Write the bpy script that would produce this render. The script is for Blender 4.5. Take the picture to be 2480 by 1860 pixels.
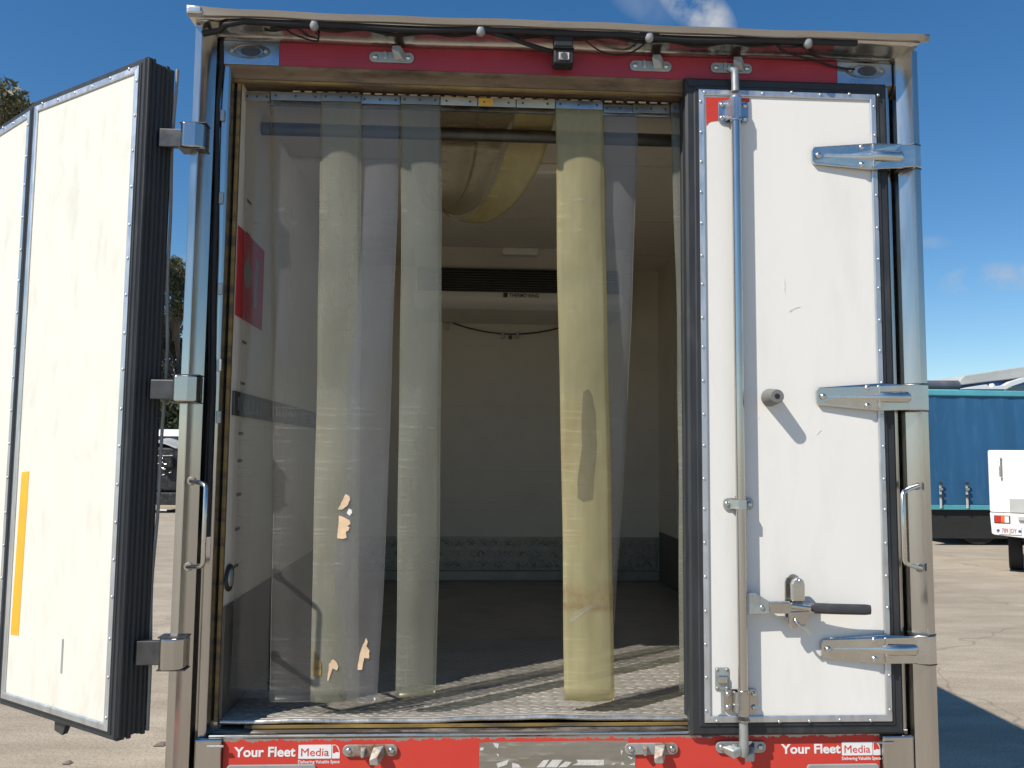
import bpy, bmesh, math, random
import numpy as np
from mathutils import Vector, Matrix
R_ = math.radians
random.seed(7); rng = np.random.default_rng(7)
scn = bpy.context.scene
for o in list(bpy.data.objects): bpy.data.objects.remove(o)

# ------------------------------------------------------------------ camera
CAM = Vector((0.0, -2.765, 2.0)); FPX = 2032.2
def cam_axes(yaw, pitch, roll):
    cy, sy, cp, sp = math.cos(yaw), math.sin(yaw), math.cos(pitch), math.sin(pitch)
    fwd = Vector((sy*cp, cy*cp, sp)); right = Vector((cy, -sy, 0)); up = right.cross(fwd)
    return (right*math.cos(roll)+up*math.sin(roll), -right*math.sin(roll)+up*math.cos(roll), fwd)
RX, UP, FW = cam_axes(R_(3.065), R_(4.722), R_(0.5273))
cd = bpy.data.cameras.new('camera'); cam = bpy.data.objects.new('camera', cd); scn.collection.objects.link(cam)
cd.sensor_fit = 'HORIZONTAL'; cd.sensor_width = 36; cd.lens = FPX/2480*36; cd.clip_start = 0.05; cd.clip_end = 2000
cam.matrix_world = Matrix(((RX.x, UP.x, -FW.x, CAM.x), (RX.y, UP.y, -FW.y, CAM.y), (RX.z, UP.z, -FW.z, CAM.z), (0, 0, 0, 1)))
scn.camera = cam
scn.render.resolution_x, scn.render.resolution_y = 1024, 768
# ------------------------------------------------------------------ light
SUN = Vector((-1.45, -1.0, 1.9)).normalized()              # towards the sun
world = bpy.data.worlds.new('World'); scn.world = world; world.use_nodes = True
SKY_STRENGTH = 0.088; SUN_STRENGTH = 4.2
sd = bpy.data.lights.new('sun', 'SUN'); sd.energy = SUN_STRENGTH; sd.angle = R_(0.53); sd.color = (1.0, 0.94, 0.84)
sun = bpy.data.objects.new('sun', sd); scn.collection.objects.link(sun)
sun.rotation_euler = SUN.to_track_quat('Z', 'Y').to_euler(); sun.location = (-8, -6, 12)
vs = scn.view_settings; vs.view_transform = 'Standard'; vs.look = 'None'; vs.exposure = 0.42; vs.gamma = 1.0; vs.use_curve_mapping = False
scn.cycles.use_denoising = True; scn.cycles.use_adaptive_sampling = True; scn.cycles.adaptive_threshold = .02; scn.cycles.max_bounces = 10; scn.cycles.diffuse_bounces = 6; scn.cycles.transparent_max_bounces = 24
scn.cycles.caustics_reflective = False; scn.cycles.caustics_refractive = False; scn.cycles.sample_clamp_indirect = 6

def ray(u, v): return RX*((u-1240)/FPX) - UP*((v-930)/FPX) + FW
def at(u, v, y=0.0): d = ray(u, v); return CAM + d*((y-CAM.y)/d.y)
def at_z(u, v, z): d = ray(u, v); return CAM + d*((z-CAM.z)/d.z)
def at_x(u, v, x): d = ray(u, v); return CAM + d*((x-CAM.x)/d.x)

# ------------------------------------------------------------------ sky
def build_world():
    nt = world.node_tree; N = nt.nodes; Lk = nt.links; N.clear()
    out = N.new('ShaderNodeOutputWorld'); bg = N.new('ShaderNodeBackground'); sky = N.new('ShaderNodeTexSky')
    sky.sky_type = 'NISHITA'; sky.sun_disc = False; sky.sun_elevation = math.asin(SUN.z); sky.sun_rotation = math.atan2(SUN.x, SUN.y)
    sky.altitude = 100; sky.air_density = 1.0; sky.dust_density = 0.1; sky.ozone_density = 3.0
    bg.inputs[1].default_value = SKY_STRENGTH
    tc = N.new('ShaderNodeTexCoord'); nz = N.new('ShaderNodeTexNoise'); nz.inputs['Scale'].default_value = 14; nz.inputs['Detail'].default_value = 9; nz.inputs['Roughness'].default_value = .58
    Lk.new(tc.outputs['Generated'], nz.inputs['Vector'])
    def math_(op, a, b=None, cl=False):
        m = N.new('ShaderNodeMath'); m.operation = op; m.use_clamp = cl
        for i, x in enumerate((a, b)):
            if x is None: continue
            if isinstance(x, (int, float)): m.inputs[i].default_value = x
            else: Lk.new(x, m.inputs[i])
        return m.outputs[0]
    total = None
    # elongated wisps: centre pixel, half length, half width, direction of length in the picture, strength
    for (u, v, a, b, ang, s) in ((1685, 16, 110, 50, 38, 1.5), (1560, 10, 90, 40, 25, .22), (2398, 677, 100, 40, -6, 1.1), (2262, 587, 40, 16, 0, .3),
                                 (440, 640, 60, 24, 0, .45), (900, -260, 420, 90, 20, .7), (2300, -500, 380, 120, -15, .8), (-500, 300, 300, 60, 10, .6), (3000, 420, 300, 70, 0, .6)):
        c = ray(u, v).normalized()
        ex = (ray(u+math.cos(R_(ang)), v+math.sin(R_(ang)))-ray(u, v)); ex = (ex - c*ex.dot(c)).normalized(); ey = c.cross(ex).normalized()
        def dotn(vec, inv):
            d = N.new('ShaderNodeVectorMath'); d.operation = 'DOT_PRODUCT'; d.inputs[1].default_value = tuple(vec); Lk.new(tc.outputs['Generated'], d.inputs[0])
            return math_('MULTIPLY', d.outputs['Value'], inv)
        dx = dotn(ex, FPX/a); dy = dotn(ey, FPX/b); front = dotn(c, 1.0)
        r2 = math_('ADD', math_('MULTIPLY', dx, dx), math_('MULTIPLY', dy, dy))
        w = math_('SUBTRACT', 1.0, r2, True)
        w = math_('MULTIPLY', math_('MULTIPLY', w, math_('GREATER_THAN', front, 0.0)), s)
        total = w if total is None else math_('ADD', total, w)
    n1 = math_('MULTIPLY', math_('SUBTRACT', nz.outputs[0], .36), 4.2, True)
    fac = math_('MULTIPLY', math_('MULTIPLY', total, n1), 0.95, True)
    hs = N.new('ShaderNodeHueSaturation'); hs.inputs['Saturation'].default_value = 1.28; hs.inputs['Value'].default_value = 1.0; Lk.new(sky.outputs[0], hs.inputs['Color'])
    mx = N.new('ShaderNodeMixRGB'); mx.inputs[2].default_value = (4.3, 4.6, 5.0, 1); Lk.new(fac, mx.inputs[0]); Lk.new(hs.outputs[0], mx.inputs[1])
    Lk.new(mx.outputs[0], bg.inputs[0]); Lk.new(bg.outputs[0], out.inputs[0])
build_world()

# ------------------------------------------------------------------ materials
MATS = {}
def _base(name):
    m = bpy.data.materials.new(name); m.use_nodes = True; nt = m.node_tree; b = nt.nodes['Principled BSDF']; MATS[name] = m
    return m, nt, nt.nodes, nt.links, b
def mat(name, col, rough=.5, metal=0.0, var=.12, scale=6.0, bump=0.0, bscale=60.0, spec=None, stretch=(1, 1, 1), stain=None, stain_scale=3.0, stain_lo=.55, stain_hi=.72, rvar=.1, coat=0):
    """principled with noise-varied colour, roughness, optional stain colour and fine relief"""
    m, nt, N, Lk, b = _base(name)
    b.inputs['Metallic'].default_value = metal
    if spec is not None: b.inputs['Specular IOR Level'].default_value = spec
    if coat: b.inputs['Coat Weight'].default_value = coat
    tc = N.new('ShaderNodeTexCoord'); mp = N.new('ShaderNodeMapping'); mp.inputs['Scale'].default_value = stretch; Lk.new(tc.outputs['Object'], mp.inputs[0])
    geo = N.new('ShaderNodeObjectInfo')
    ad = N.new('ShaderNodeVectorMath'); ad.operation = 'ADD'; sc = N.new('ShaderNodeVectorMath'); sc.operation = 'SCALE'; sc.inputs['Scale'].default_value = 7.0
    Lk.new(geo.outputs['Location'], sc.inputs[0]); Lk.new(mp.outputs[0], ad.inputs[0]); Lk.new(sc.outputs[0], ad.inputs[1])
    nz = N.new('ShaderNodeTexNoise'); nz.inputs['Scale'].default_value = scale; nz.inputs['Detail'].default_value = 6; nz.inputs['Roughness'].default_value = .6; Lk.new(ad.outputs[0], nz.inputs['Vector'])
    rp = N.new('ShaderNodeValToRGB'); e = rp.color_ramp.elements; e[0].position = .3; e[1].position = .72
    e[0].color = tuple(c*(1-var) for c in col)+(1,); e[1].color = tuple(min(1, c*(1+var)) for c in col)+(1,)
    Lk.new(nz.outputs[0], rp.inputs[0]); src = rp.outputs[0]
    if stain:
        n2 = N.new('ShaderNodeTexNoise'); n2.inputs['Scale'].default_value = stain_scale; n2.inputs['Detail'].default_value = 8; n2.inputs['Roughness'].default_value = .65; Lk.new(ad.outputs[0], n2.inputs['Vector'])
        mr = N.new('ShaderNodeMapRange'); mr.inputs[1].default_value = stain_lo; mr.inputs[2].default_value = stain_hi; Lk.new(n2.outputs[0], mr.inputs[0])
        mx = N.new('ShaderNodeMixRGB'); mx.inputs[2].default_value = stain+(1,); Lk.new(mr.outputs[0], mx.inputs[0]); Lk.new(src, mx.inputs[1]); src = mx.outputs[0]
    Lk.new(src, b.inputs['Base Color'])
    mr2 = N.new('ShaderNodeMapRange'); mr2.inputs[1].default_value = .3; mr2.inputs[2].default_value = .7; mr2.inputs[3].default_value = max(.03, rough-rvar); mr2.inputs[4].default_value = min(1, rough+rvar)
    Lk.new(nz.outputs[0], mr2.inputs[0]); Lk.new(mr2.outputs[0], b.inputs['Roughness'])
    if bump:
        n3 = N.new('ShaderNodeTexNoise'); n3.inputs['Scale'].default_value = bscale; n3.inputs['Detail'].default_value = 4; Lk.new(ad.outputs[0], n3.inputs['Vector'])
        bp = N.new('ShaderNodeBump'); bp.inputs['Strength'].default_value = bump; bp.inputs['Distance'].default_value = .01; Lk.new(n3.outputs[0], bp.inputs['Height']); Lk.new(bp.outputs[0], b.inputs['Normal'])
    return m
mat('steel', (.53, .515, .49), .2, .97, var=.08, scale=3, stretch=(6, 6, .5), stain=(.36, .335, .30), stain_scale=1.6, bump=.02, bscale=9, rvar=.06)
mat('steel_bright', (.62, .61, .58), .27, 1, var=.08, scale=9, rvar=.07, bump=.04, bscale=30)
mat('steel_dirty', (.42, .38, .32), .36, 1, var=.3, scale=4, stretch=(1.5, 4, 4), stain=(.10, .075, .05), stain_scale=5, stain_lo=.5, stain_hi=.68, bump=.08, bscale=22)
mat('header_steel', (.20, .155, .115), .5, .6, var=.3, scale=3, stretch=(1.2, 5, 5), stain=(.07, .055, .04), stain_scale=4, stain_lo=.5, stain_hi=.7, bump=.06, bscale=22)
mat('lip_metal', (.46, .42, .375), .42, .8, var=.12, scale=3, stretch=(1, 6, 6), stain=(.34, .29, .24), stain_scale=3)
mat('steel_scraped', (.36, .33, .28), .48, .75, var=.2, scale=3, stretch=(1, 6, 6), stain=(.52, .49, .43), stain_scale=7, stain_lo=.56, stain_hi=.66, bump=.15, bscale=70)
mat('galvanised', (.42, .45, .44), .5, .65, var=.15, scale=18, stain=(.30, .31, .30), stain_scale=12)
mat('galvanised_rusty', (.40, .41, .39), .58, .5, var=.2, scale=18, stain=(.26, .12, .05), stain_scale=9, stain_lo=.46, stain_hi=.6)
mat('aluminium_trim', (.62, .64, .66), .42, .85, var=.07, scale=10, stretch=(4, 4, 1), stain=(.48, .48, .46), stain_scale=6)
mat('white_panel', (.82, .80, .755), .42, 0, var=.02, scale=1.6, stretch=(2.5, 2.5, .6), stain=(.73, .71, .66), stain_scale=3, stain_lo=.52, stain_hi=.85, bump=.012, bscale=120, rvar=.06)
mat('white_panel_worn', (.72, .70, .62), .55, 0, var=.035, scale=9, stretch=(2.2, 2.2, .7), stain=(.57, .555, .49), stain_scale=8, stain_lo=.52, stain_hi=.86, bump=.06, bscale=130)
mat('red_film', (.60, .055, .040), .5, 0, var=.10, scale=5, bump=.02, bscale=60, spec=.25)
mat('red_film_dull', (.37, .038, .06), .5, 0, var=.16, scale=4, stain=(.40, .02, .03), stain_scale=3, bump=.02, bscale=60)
mat('rubber', (.026, .029, .033), .55, 0, var=.25, scale=9, stretch=(3, 3, .6), stain=(.07, .07, .068), stain_scale=5, stain_lo=.58, stain_hi=.8, rvar=.08)
mat('black_plastic', (.016, .016, .018), .7, 0, var=.2, scale=12)
mat('grip_rubber', (.045, .045, .05), .62, 0, var=.25, scale=30, bump=.1, bscale=200)
mat('yellow_seal', (.33, .215, .06), .65, 0, var=.35, scale=12, stretch=(1, 4, 4), stain=(.12, .085, .05), stain_scale=6, stain_lo=.44, stain_hi=.6)
mat('yellow_tape', (.85, .42, .03), .55, 0, var=.07, scale=12, stain=(.62, .30, .05), stain_scale=14, stain_lo=.62, stain_hi=.72)
mat('cream_wall', (.80, .75, .66), .5, 0, var=.05, scale=2, stain=(.72, .66, .57), stain_scale=3, stain_lo=.5, stain_hi=.8, bump=.03, bscale=40)
mat('cream_ceiling', (.82, .765, .67), .5, 0, var=.05, scale=2, stain=(.71, .655, .56), stain_scale=2.5)
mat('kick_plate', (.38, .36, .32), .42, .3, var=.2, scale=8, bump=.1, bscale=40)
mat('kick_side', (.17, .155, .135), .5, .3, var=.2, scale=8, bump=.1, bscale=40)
mat('tread_light', (.66, .63, .57), .3, .6, var=.3, scale=12)
mat('checker_plate', (.40, .375, .335), .46, .35, var=.18, scale=9, stain=(.29, .27, .235), stain_scale=4, stain_lo=.45, stain_hi=.7)
mat('rolled_edge', (.66, .63, .58), .28, .8, var=.25, scale=30)
mat('dark_steel', (.10, .10, .10), .45, .7, var=.3, scale=14)
mat('track_grey', (.16, .15, .14), .5, .3, var=.2, scale=20)
mat('grey_paint', (.30, .30, .29), .5, 0, var=.1, scale=10)
mat('buffer_rubber', (.17, .17, .165), .7, 0, var=.1, scale=10)
mat('sill_grime', (.26, .225, .18), .42, .6, var=.35, scale=3, stretch=(1.2, 6, 6), stain=(.05, .04, .032), stain_scale=2.0, stain_lo=.42, stain_hi=.5)
mat('white_print', (.80, .80, .79), .5, 0, var=.03, scale=20)
mat('scuff_grey', (.70, .69, .65), .6, 0, var=.2, scale=60)
mat('scuff_tan', (.72, .64, .52), .6, 0, var=.2, scale=30)
mat('white_residue', (.62, .60, .56), .7, 0, var=.15, scale=30, bump=.2, bscale=120)
mat('dark_print', (.06, .06, .07), .6, 0, var=.2, scale=20)
mat('grey_print', (.26, .25, .25), .6, 0, var=.1, scale=20)
mat('sign_red', (.50, .03, .04), .5, 0, var=.1, scale=8)
mat('lamp_glass', (.30, .31, .32), .2, 0, var=.1, scale=20, coat=.5)
mat('lens_dark', (.10, .085, .08), .12, 0, var=.1, scale=20, coat=.8)
mat('plate_tan', (.60, .55, .42), .35, .7, var=.15, scale=12)
mat('plate_blue', (.40, .47, .54), .3, .85, var=.12, scale=8, stain=(.26, .29, .32), stain_scale=6)
mat('plate_grey', (.30, .30, .29), .38, .8, var=.2, scale=9)
mat('plate_yellow', (.70, .42, .06), .5, 0, var=.1, scale=10)
mat('strip_patch', (.78, .56, .36), .6, 0, var=.12, scale=40)
mat('patch_white', (.85, .83, .78), .6, 0, var=.05, scale=40)
mat('curtain_blue', (.02, .105, .225), .6, 0, var=.14, scale=.9, stretch=(3, 3, .5), stain=(.045, .14, .28), stain_scale=2.2, stain_lo=.55, stain_hi=.75, bump=.2, bscale=2.5)
mat('rail_cyan', (.09, .36, .42), .5, 0, var=.1, scale=3)
mat('vehicle_white', (.78, .78, .76), .3, 0, var=.03, scale=2, coat=.3)
mat('strap_pale', (.55, .58, .55), .6, 0, var=.15, scale=20)
mat('vehicle_grey', (.45, .45, .43), .45, 0, var=.1, scale=2)
mat('tyre', (.02, .02, .02), .8, 0, var=.2, scale=14)
mat('amber_lens', (.75, .16, .03), .2, 0, var=.05, scale=10, coat=.5)
mat('red_lens', (.55, .02, .02), .2, 0, var=.05, scale=10, coat=.5)
mat('lamp_white', (.88, .87, .84), .4, 0, var=.02, scale=10)
mat('plate_white', (.72, .70, .68), .4, 0, var=.04, scale=10)
mat('plate_maroon', (.28, .05, .08), .5, 0, var=.05, scale=10)
mat('blue_print', (.05, .10, .35), .5, 0, var=.05, scale=10)
mat('dark_grey_tarp', (.10, .10, .12), .6, 0, var=.25, scale=3, bump=.3, bscale=6)
mat('navy_paint', (.02, .07, .20), .35, 0, var=.1, scale=2)
mat('windscreen', (.02, .022, .025), .08, 0, var=.1, scale=2)
mat('engine_grime', (.035, .035, .035), .5, .4, var=.5, scale=6, stain=(.16, .16, .15), stain_scale=9, stain_lo=.58, stain_hi=.66)
mat('chrome_bits', (.6, .6, .58), .25, 1, var=.2, scale=20)
mat('bark', (.16, .13, .10), .85, 0, var=.35, scale=5, stretch=(4, 4, .6), bump=.5, bscale=12)
def leaf_mat(name, c0, c1):
    m, nt, N, Lk, b = _base(name); b.inputs['Roughness'].default_value = .55
    ge = N.new('ShaderNodeNewGeometry'); rp = N.new('ShaderNodeValToRGB'); rp.color_ramp.elements[0].color = c0+(1,); rp.color_ramp.elements[1].color = c1+(1,)
    Lk.new(ge.outputs['Random Per Island'], rp.inputs[0]); Lk.new(rp.outputs[0], b.inputs['Base Color'])
    tr = N.new('ShaderNodeBsdfTranslucent'); Lk.new(rp.outputs[0], tr.inputs[0]); mx = N.new('ShaderNodeMixShader'); mx.inputs[0].default_value = .25
    Lk.new(b.outputs[0], mx.inputs[1]); Lk.new(tr.outputs[0], mx.inputs[2]); Lk.new(mx.outputs[0], N['Material Output'].inputs[0])
leaf_mat('leaves_gum', (.07, .075, .035), (.22, .21, .11)); leaf_mat('leaves_dark', (.03, .045, .018), (.085, .10, .04)); leaf_mat('leaves_brown', (.07, .055, .03), (.19, .15, .085))

def concrete():
    m, nt, N, Lk, b = _base('concrete'); b.inputs['Roughness'].default_value = .9
    ge = N.new('ShaderNodeNewGeometry'); P = ge.outputs['Position']
    def noise(s, d=8, r=.6, st=None):
        n = N.new('ShaderNodeTexNoise'); n.inputs['Scale'].default_value = s; n.inputs['Detail'].default_value = d; n.inputs['Roughness'].default_value = r
        if st:
            mp = N.new('ShaderNodeMapping'); mp.inputs['Scale'].default_value = st; Lk.new(P, mp.inputs[0]); Lk.new(mp.outputs[0], n.inputs['Vector'])
        else: Lk.new(P, n.inputs['Vector'])
        return n.outputs[0]
    rp = N.new('ShaderNodeValToRGB'); e = rp.color_ramp.elements; e[0].position = .32; e[1].position = .7; e[0].color = (.385, .325, .245, 1); e[1].color = (.51, .435, .335, 1)
    Lk.new(noise(.35), rp.inputs[0])
    r2 = N.new('ShaderNodeValToRGB'); e = r2.color_ramp.elements; e[0].position = .4; e[1].position = .62; e[0].color = (.70, .68, .65, 1); e[1].color = (1, 1, 1, 1); Lk.new(noise(1.6, 9, .7, (.5, 1.6, 1)), r2.inputs[0])
    mu = N.new('ShaderNodeMixRGB'); mu.blend_type = 'MULTIPLY'; mu.inputs[0].default_value = .75; Lk.new(rp.outputs[0], mu.inputs[1]); Lk.new(r2.outputs[0], mu.inputs[2])
    vo = N.new('ShaderNodeTexVoronoi'); vo.feature = 'DISTANCE_TO_EDGE'; vo.inputs['Scale'].default_value = .22
    wv = N.new('ShaderNodeVectorMath'); wv.operation = 'ADD'; nn = N.new('ShaderNodeTexNoise'); nn.inputs['Scale'].default_value = 1.2; Lk.new(P, nn.inputs['Vector']); Lk.new(P, wv.inputs[0]); Lk.new(nn.outputs['Color'], wv.inputs[1]); Lk.new(wv.outputs[0], vo.inputs['Vector'])
    mr = N.new('ShaderNodeMapRange'); mr.inputs[1].default_value = 0; mr.inputs[2].default_value = .0045; mr.inputs[3].default_value = .68; mr.inputs[4].default_value = 1; Lk.new(vo.outputs['Distance'], mr.inputs[0])
    m2 = N.new('ShaderNodeMixRGB'); m2.blend_type = 'MULTIPLY'; m2.inputs[0].default_value = 1; Lk.new(mu.outputs[0], m2.inputs[1]); Lk.new(mr.outputs[0], m2.inputs[2]); sp_ = N.new('ShaderNodeValToRGB'); e = sp_.color_ramp.elements; e[0].position = .36; e[1].position = .52; e[0].color = (.68, .66, .64, 1); e[1].color = (1, 1, 1, 1); Lk.new(noise(55, 3, .7), sp_.inputs[0])
    m4 = N.new('ShaderNodeMixRGB'); m4.blend_type = 'MULTIPLY'; m4.inputs[0].default_value = 1; Lk.new(m2.outputs[0], m4.inputs[1]); Lk.new(sp_.outputs[0], m4.inputs[2]); Lk.new(m4.outputs[0], b.inputs['Base Color'])
    bp = N.new('ShaderNodeBump'); bp.inputs['Strength'].default_value = .4; bp.inputs['Distance'].default_value = .02; Lk.new(noise(20, 6), bp.inputs['Height']); Lk.new(bp.outputs[0], b.inputs['Normal'])
concrete()

def chipped_red():
    """red film on steel whose upper edge is chipped away"""
    m, nt, N, Lk, b = _base('red_film_chipped'); tc = N.new('ShaderNodeTexCoord'); sp = N.new('ShaderNodeSeparateXYZ'); Lk.new(tc.outputs['Object'], sp.inputs[0])
    n = N.new('ShaderNodeTexNoise'); n.inputs['Scale'].default_value = 38; n.inputs['Detail'].default_value = 6; n.inputs['Roughness'].default_value = .7; Lk.new(tc.outputs['Object'], n.inputs['Vector'])
    n0 = N.new('ShaderNodeTexNoise'); n0.inputs['Scale'].default_value = 5; Lk.new(tc.outputs['Object'], n0.inputs['Vector'])
    mr = N.new('ShaderNodeMapRange'); mr.inputs[1].default_value = .134; mr.inputs[2].default_value = .150; mr.inputs[3].default_value = .04; mr.inputs[4].default_value = .42; Lk.new(sp.outputs['Z'], mr.inputs[0])
    ad = N.new('ShaderNodeMath'); ad.operation = 'ADD'; Lk.new(mr.outputs[0], ad.inputs[0]); Lk.new(n.outputs[0], ad.inputs[1])
    gt = N.new('ShaderNodeMath'); gt.operation = 'GREATER_THAN'; gt.inputs[1].default_value = .80; Lk.new(ad.outputs[0], gt.inputs[0])
    rp = N.new('ShaderNodeValToRGB'); rp.color_ramp.elements[0].color = (.56, .045, .032, 1); rp.color_ramp.elements[1].color = (.64, .07, .05, 1); Lk.new(n0.outputs[0], rp.inputs[0])
    mx = N.new('ShaderNodeMixRGB'); mx.inputs[2].default_value = (.42, .39, .35, 1); Lk.new(gt.outputs[0], mx.inputs[0]); Lk.new(rp.outputs[0], mx.inputs[1]); Lk.new(mx.outputs[0], b.inputs['Base Color'])
    ml = N.new('ShaderNodeMath'); ml.operation = 'MULTIPLY'; ml.inputs[1].default_value = .8; Lk.new(gt.outputs[0], ml.inputs[0]); Lk.new(ml.outputs[0], b.inputs['Metallic']); b.inputs['Roughness'].default_value = .48; b.inputs['Specular IOR Level'].default_value = .25
chipped_red()

def pvc(name, tint, opac, body, streak=.25, rough=.22, rust=0.0, gloss=.06, bands=()):
    """soft clear PVC sheet: part see-through, part milky (lit from both sides), faint gloss, scuffed bands across it"""
    m, nt, N, Lk, b = _base(name); N.remove(b)
    tc = N.new('ShaderNodeTexCoord')
    def nz_(sc_, scale, det, rg_=.6):
        mp = N.new('ShaderNodeMapping'); mp.inputs['Scale'].default_value = sc_; Lk.new(tc.outputs['Object'], mp.inputs[0])
        q = N.new('ShaderNodeTexNoise'); q.inputs['Scale'].default_value = scale; q.inputs['Detail'].default_value = det; q.inputs['Roughness'].default_value = rg_; Lk.new(mp.outputs[0], q.inputs['Vector']); return q
    def mr_(src, a0, a1, b0, b1):
        q = N.new('ShaderNodeMapRange'); q.inputs[1].default_value = a0; q.inputs[2].default_value = a1; q.inputs[3].default_value = b0; q.inputs[4].default_value = b1; Lk.new(src, q.inputs[0]); return q.outputs[0]
    def m_(op, x, y_, cl=False):
        q = N.new('ShaderNodeMath'); q.operation = op; q.use_clamp = cl; Lk.new(x, q.inputs[0]); Lk.new(y_, q.inputs[1]); return q.outputs[0]
    n = nz_((9, 9, .7), 1.6, 4); n2 = nz_((1, 1, .5), 3.2, 4); nh = nz_((3, 3, 46), 1.4, 7, .7); nm = nz_((2.4, 2.4, 1.0), 1.7, 5, .65)
    scuff = m_('MULTIPLY', mr_(nm.outputs[0], .50, .66, 0, .85), mr_(nh.outputs[0], .52, .68, 0, streak))
    smooth_ = m_('ADD', mr_(n.outputs[0], .3, .7, opac*.86, opac*1.14), mr_(n2.outputs[0], .35, .68, -opac*.16, opac*.2))
    class _o: outputs = [m_('ADD', smooth_, scuff, True)]
    ad = _o
    tr = N.new('ShaderNodeBsdfTransparent'); tr.inputs[0].default_value = tint+(1,)
    rp = N.new('ShaderNodeValToRGB'); e = rp.color_ramp.elements; e[0].position = .3; e[1].position = .75; e[0].color = tuple(c*.9 for c in body)+(1,); e[1].color = tuple(min(1, c*1.1) for c in body)+(1,); Lk.new(n2.outputs[0], rp.inputs[0])
    col = rp.outputs[0]
    if rust:
        n3 = N.new('ShaderNodeTexNoise'); n3.inputs['Scale'].default_value = 3.3; n3.inputs['Detail'].default_value = 7; Lk.new(tc.outputs['Object'], n3.inputs['Vector'])
        m3 = N.new('ShaderNodeMapRange'); m3.inputs[1].default_value = .55; m3.inputs[2].default_value = .75; m3.inputs[4].default_value = rust; Lk.new(n3.outputs[0], m3.inputs[0])
        mx3 = N.new('ShaderNodeMixRGB'); mx3.inputs[2].default_value = (.45, .26, .09, 1); Lk.new(m3.outputs[0], mx3.inputs[0]); Lk.new(col, mx3.inputs[1]); col = mx3.outputs[0]
    if bands:
        sz = N.new('ShaderNodeSeparateXYZ'); Lk.new(tc.outputs['Object'], sz.inputs[0]); nb = nz_((14, 14, 10), 1.6, 6, .65)
        for z_, h_, k_b in bands:
            sb = N.new('ShaderNodeMath'); sb.operation = 'SUBTRACT'; sb.inputs[1].default_value = z_; Lk.new(sz.outputs['Z'], sb.inputs[0])
            ab = N.new('ShaderNodeMath'); ab.operation = 'ABSOLUTE'; Lk.new(sb.outputs[0], ab.inputs[0])
            fz = m_('MULTIPLY', mr_(ab.outputs[0], 0, h_, 1, 0), mr_(nb.outputs[0], .36, .62, 0, k_b))
            mb_ = N.new('ShaderNodeMixRGB'); mb_.inputs[2].default_value = (.42, .24, .08, 1); Lk.new(fz, mb_.inputs[0]); Lk.new(col, mb_.inputs[1]); col = mb_.outputs[0]
    df = N.new('ShaderNodeBsdfDiffuse'); tl = N.new('ShaderNodeBsdfTranslucent'); Lk.new(col, df.inputs[0]); Lk.new(col, tl.inputs[0])
    mx = N.new('ShaderNodeMixShader'); mx.inputs[0].default_value = .45; Lk.new(df.outputs[0], mx.inputs[1]); Lk.new(tl.outputs[0], mx.inputs[2])
    my = N.new('ShaderNodeMixShader'); Lk.new(ad.outputs[0], my.inputs[0]); Lk.new(tr.outputs[0], my.inputs[1]); Lk.new(mx.outputs[0], my.inputs[2])
    gl = N.new('ShaderNodeBsdfGlossy'); gl.inputs['Roughness'].default_value = rough; gl.inputs[0].default_value = (.95, .94, .92, 1)
    lw = N.new('ShaderNodeLayerWeight'); lw.inputs[0].default_value = .25; gm = N.new('ShaderNodeMath'); gm.operation = 'MULTIPLY_ADD'; gm.inputs[1].default_value = .11; gm.inputs[2].default_value = gloss*.35; Lk.new(lw.outputs['Fresnel'], gm.inputs[0])
    mz = N.new('ShaderNodeMixShader'); Lk.new(gm.outputs[0], mz.inputs[0]); Lk.new(my.outputs[0], mz.inputs[1]); Lk.new(gl.outputs[0], mz.inputs[2])
    Lk.new(mz.outputs[0], N['Material Output'].inputs[0]); return m
pvc('pvc_clear', (.93, .93, .92), .085, (.50, .49, .48), .35)
pvc('pvc_hazy', (.90, .90, .90), .18, (.56, .56, .57), .4)
pvc('pvc_smear', (.82, .81, .76), .22, (.34, .32, .28), .2)
pvc('pvc_rust', (.92, .82, .64), .14, (.50, .30, .12), .2)
pvc('pvc_scuff', (.97, .97, .95), .22, (.80, .78, .70), .6)
pvc('pvc_milky', (.89, .89, .81), .36, (.58, .57, .48), .42, rust=.15)
pvc('pvc_green', (.87, .88, .80), .34, (.47, .47, .41), .4)
pvc('pvc_yellow', (.90, .86, .68), .52, (.68, .63, .39), .4, rust=.35, bands=((-.685, .06, .6), (-.725, .02, .6), (-.25, .30, .22)))
pvc('pvc_stained', (.82, .77, .63), .32, (.42, .39, .30), .6, rust=.12, gloss=.14)
pvc('pvc_edge', (.9, .9, .85), .75, (.74, .74, .66), .1)
pvc('pvc_edge_amber', (.9, .8, .5), .8, (.66, .44, .10), .1)

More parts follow.
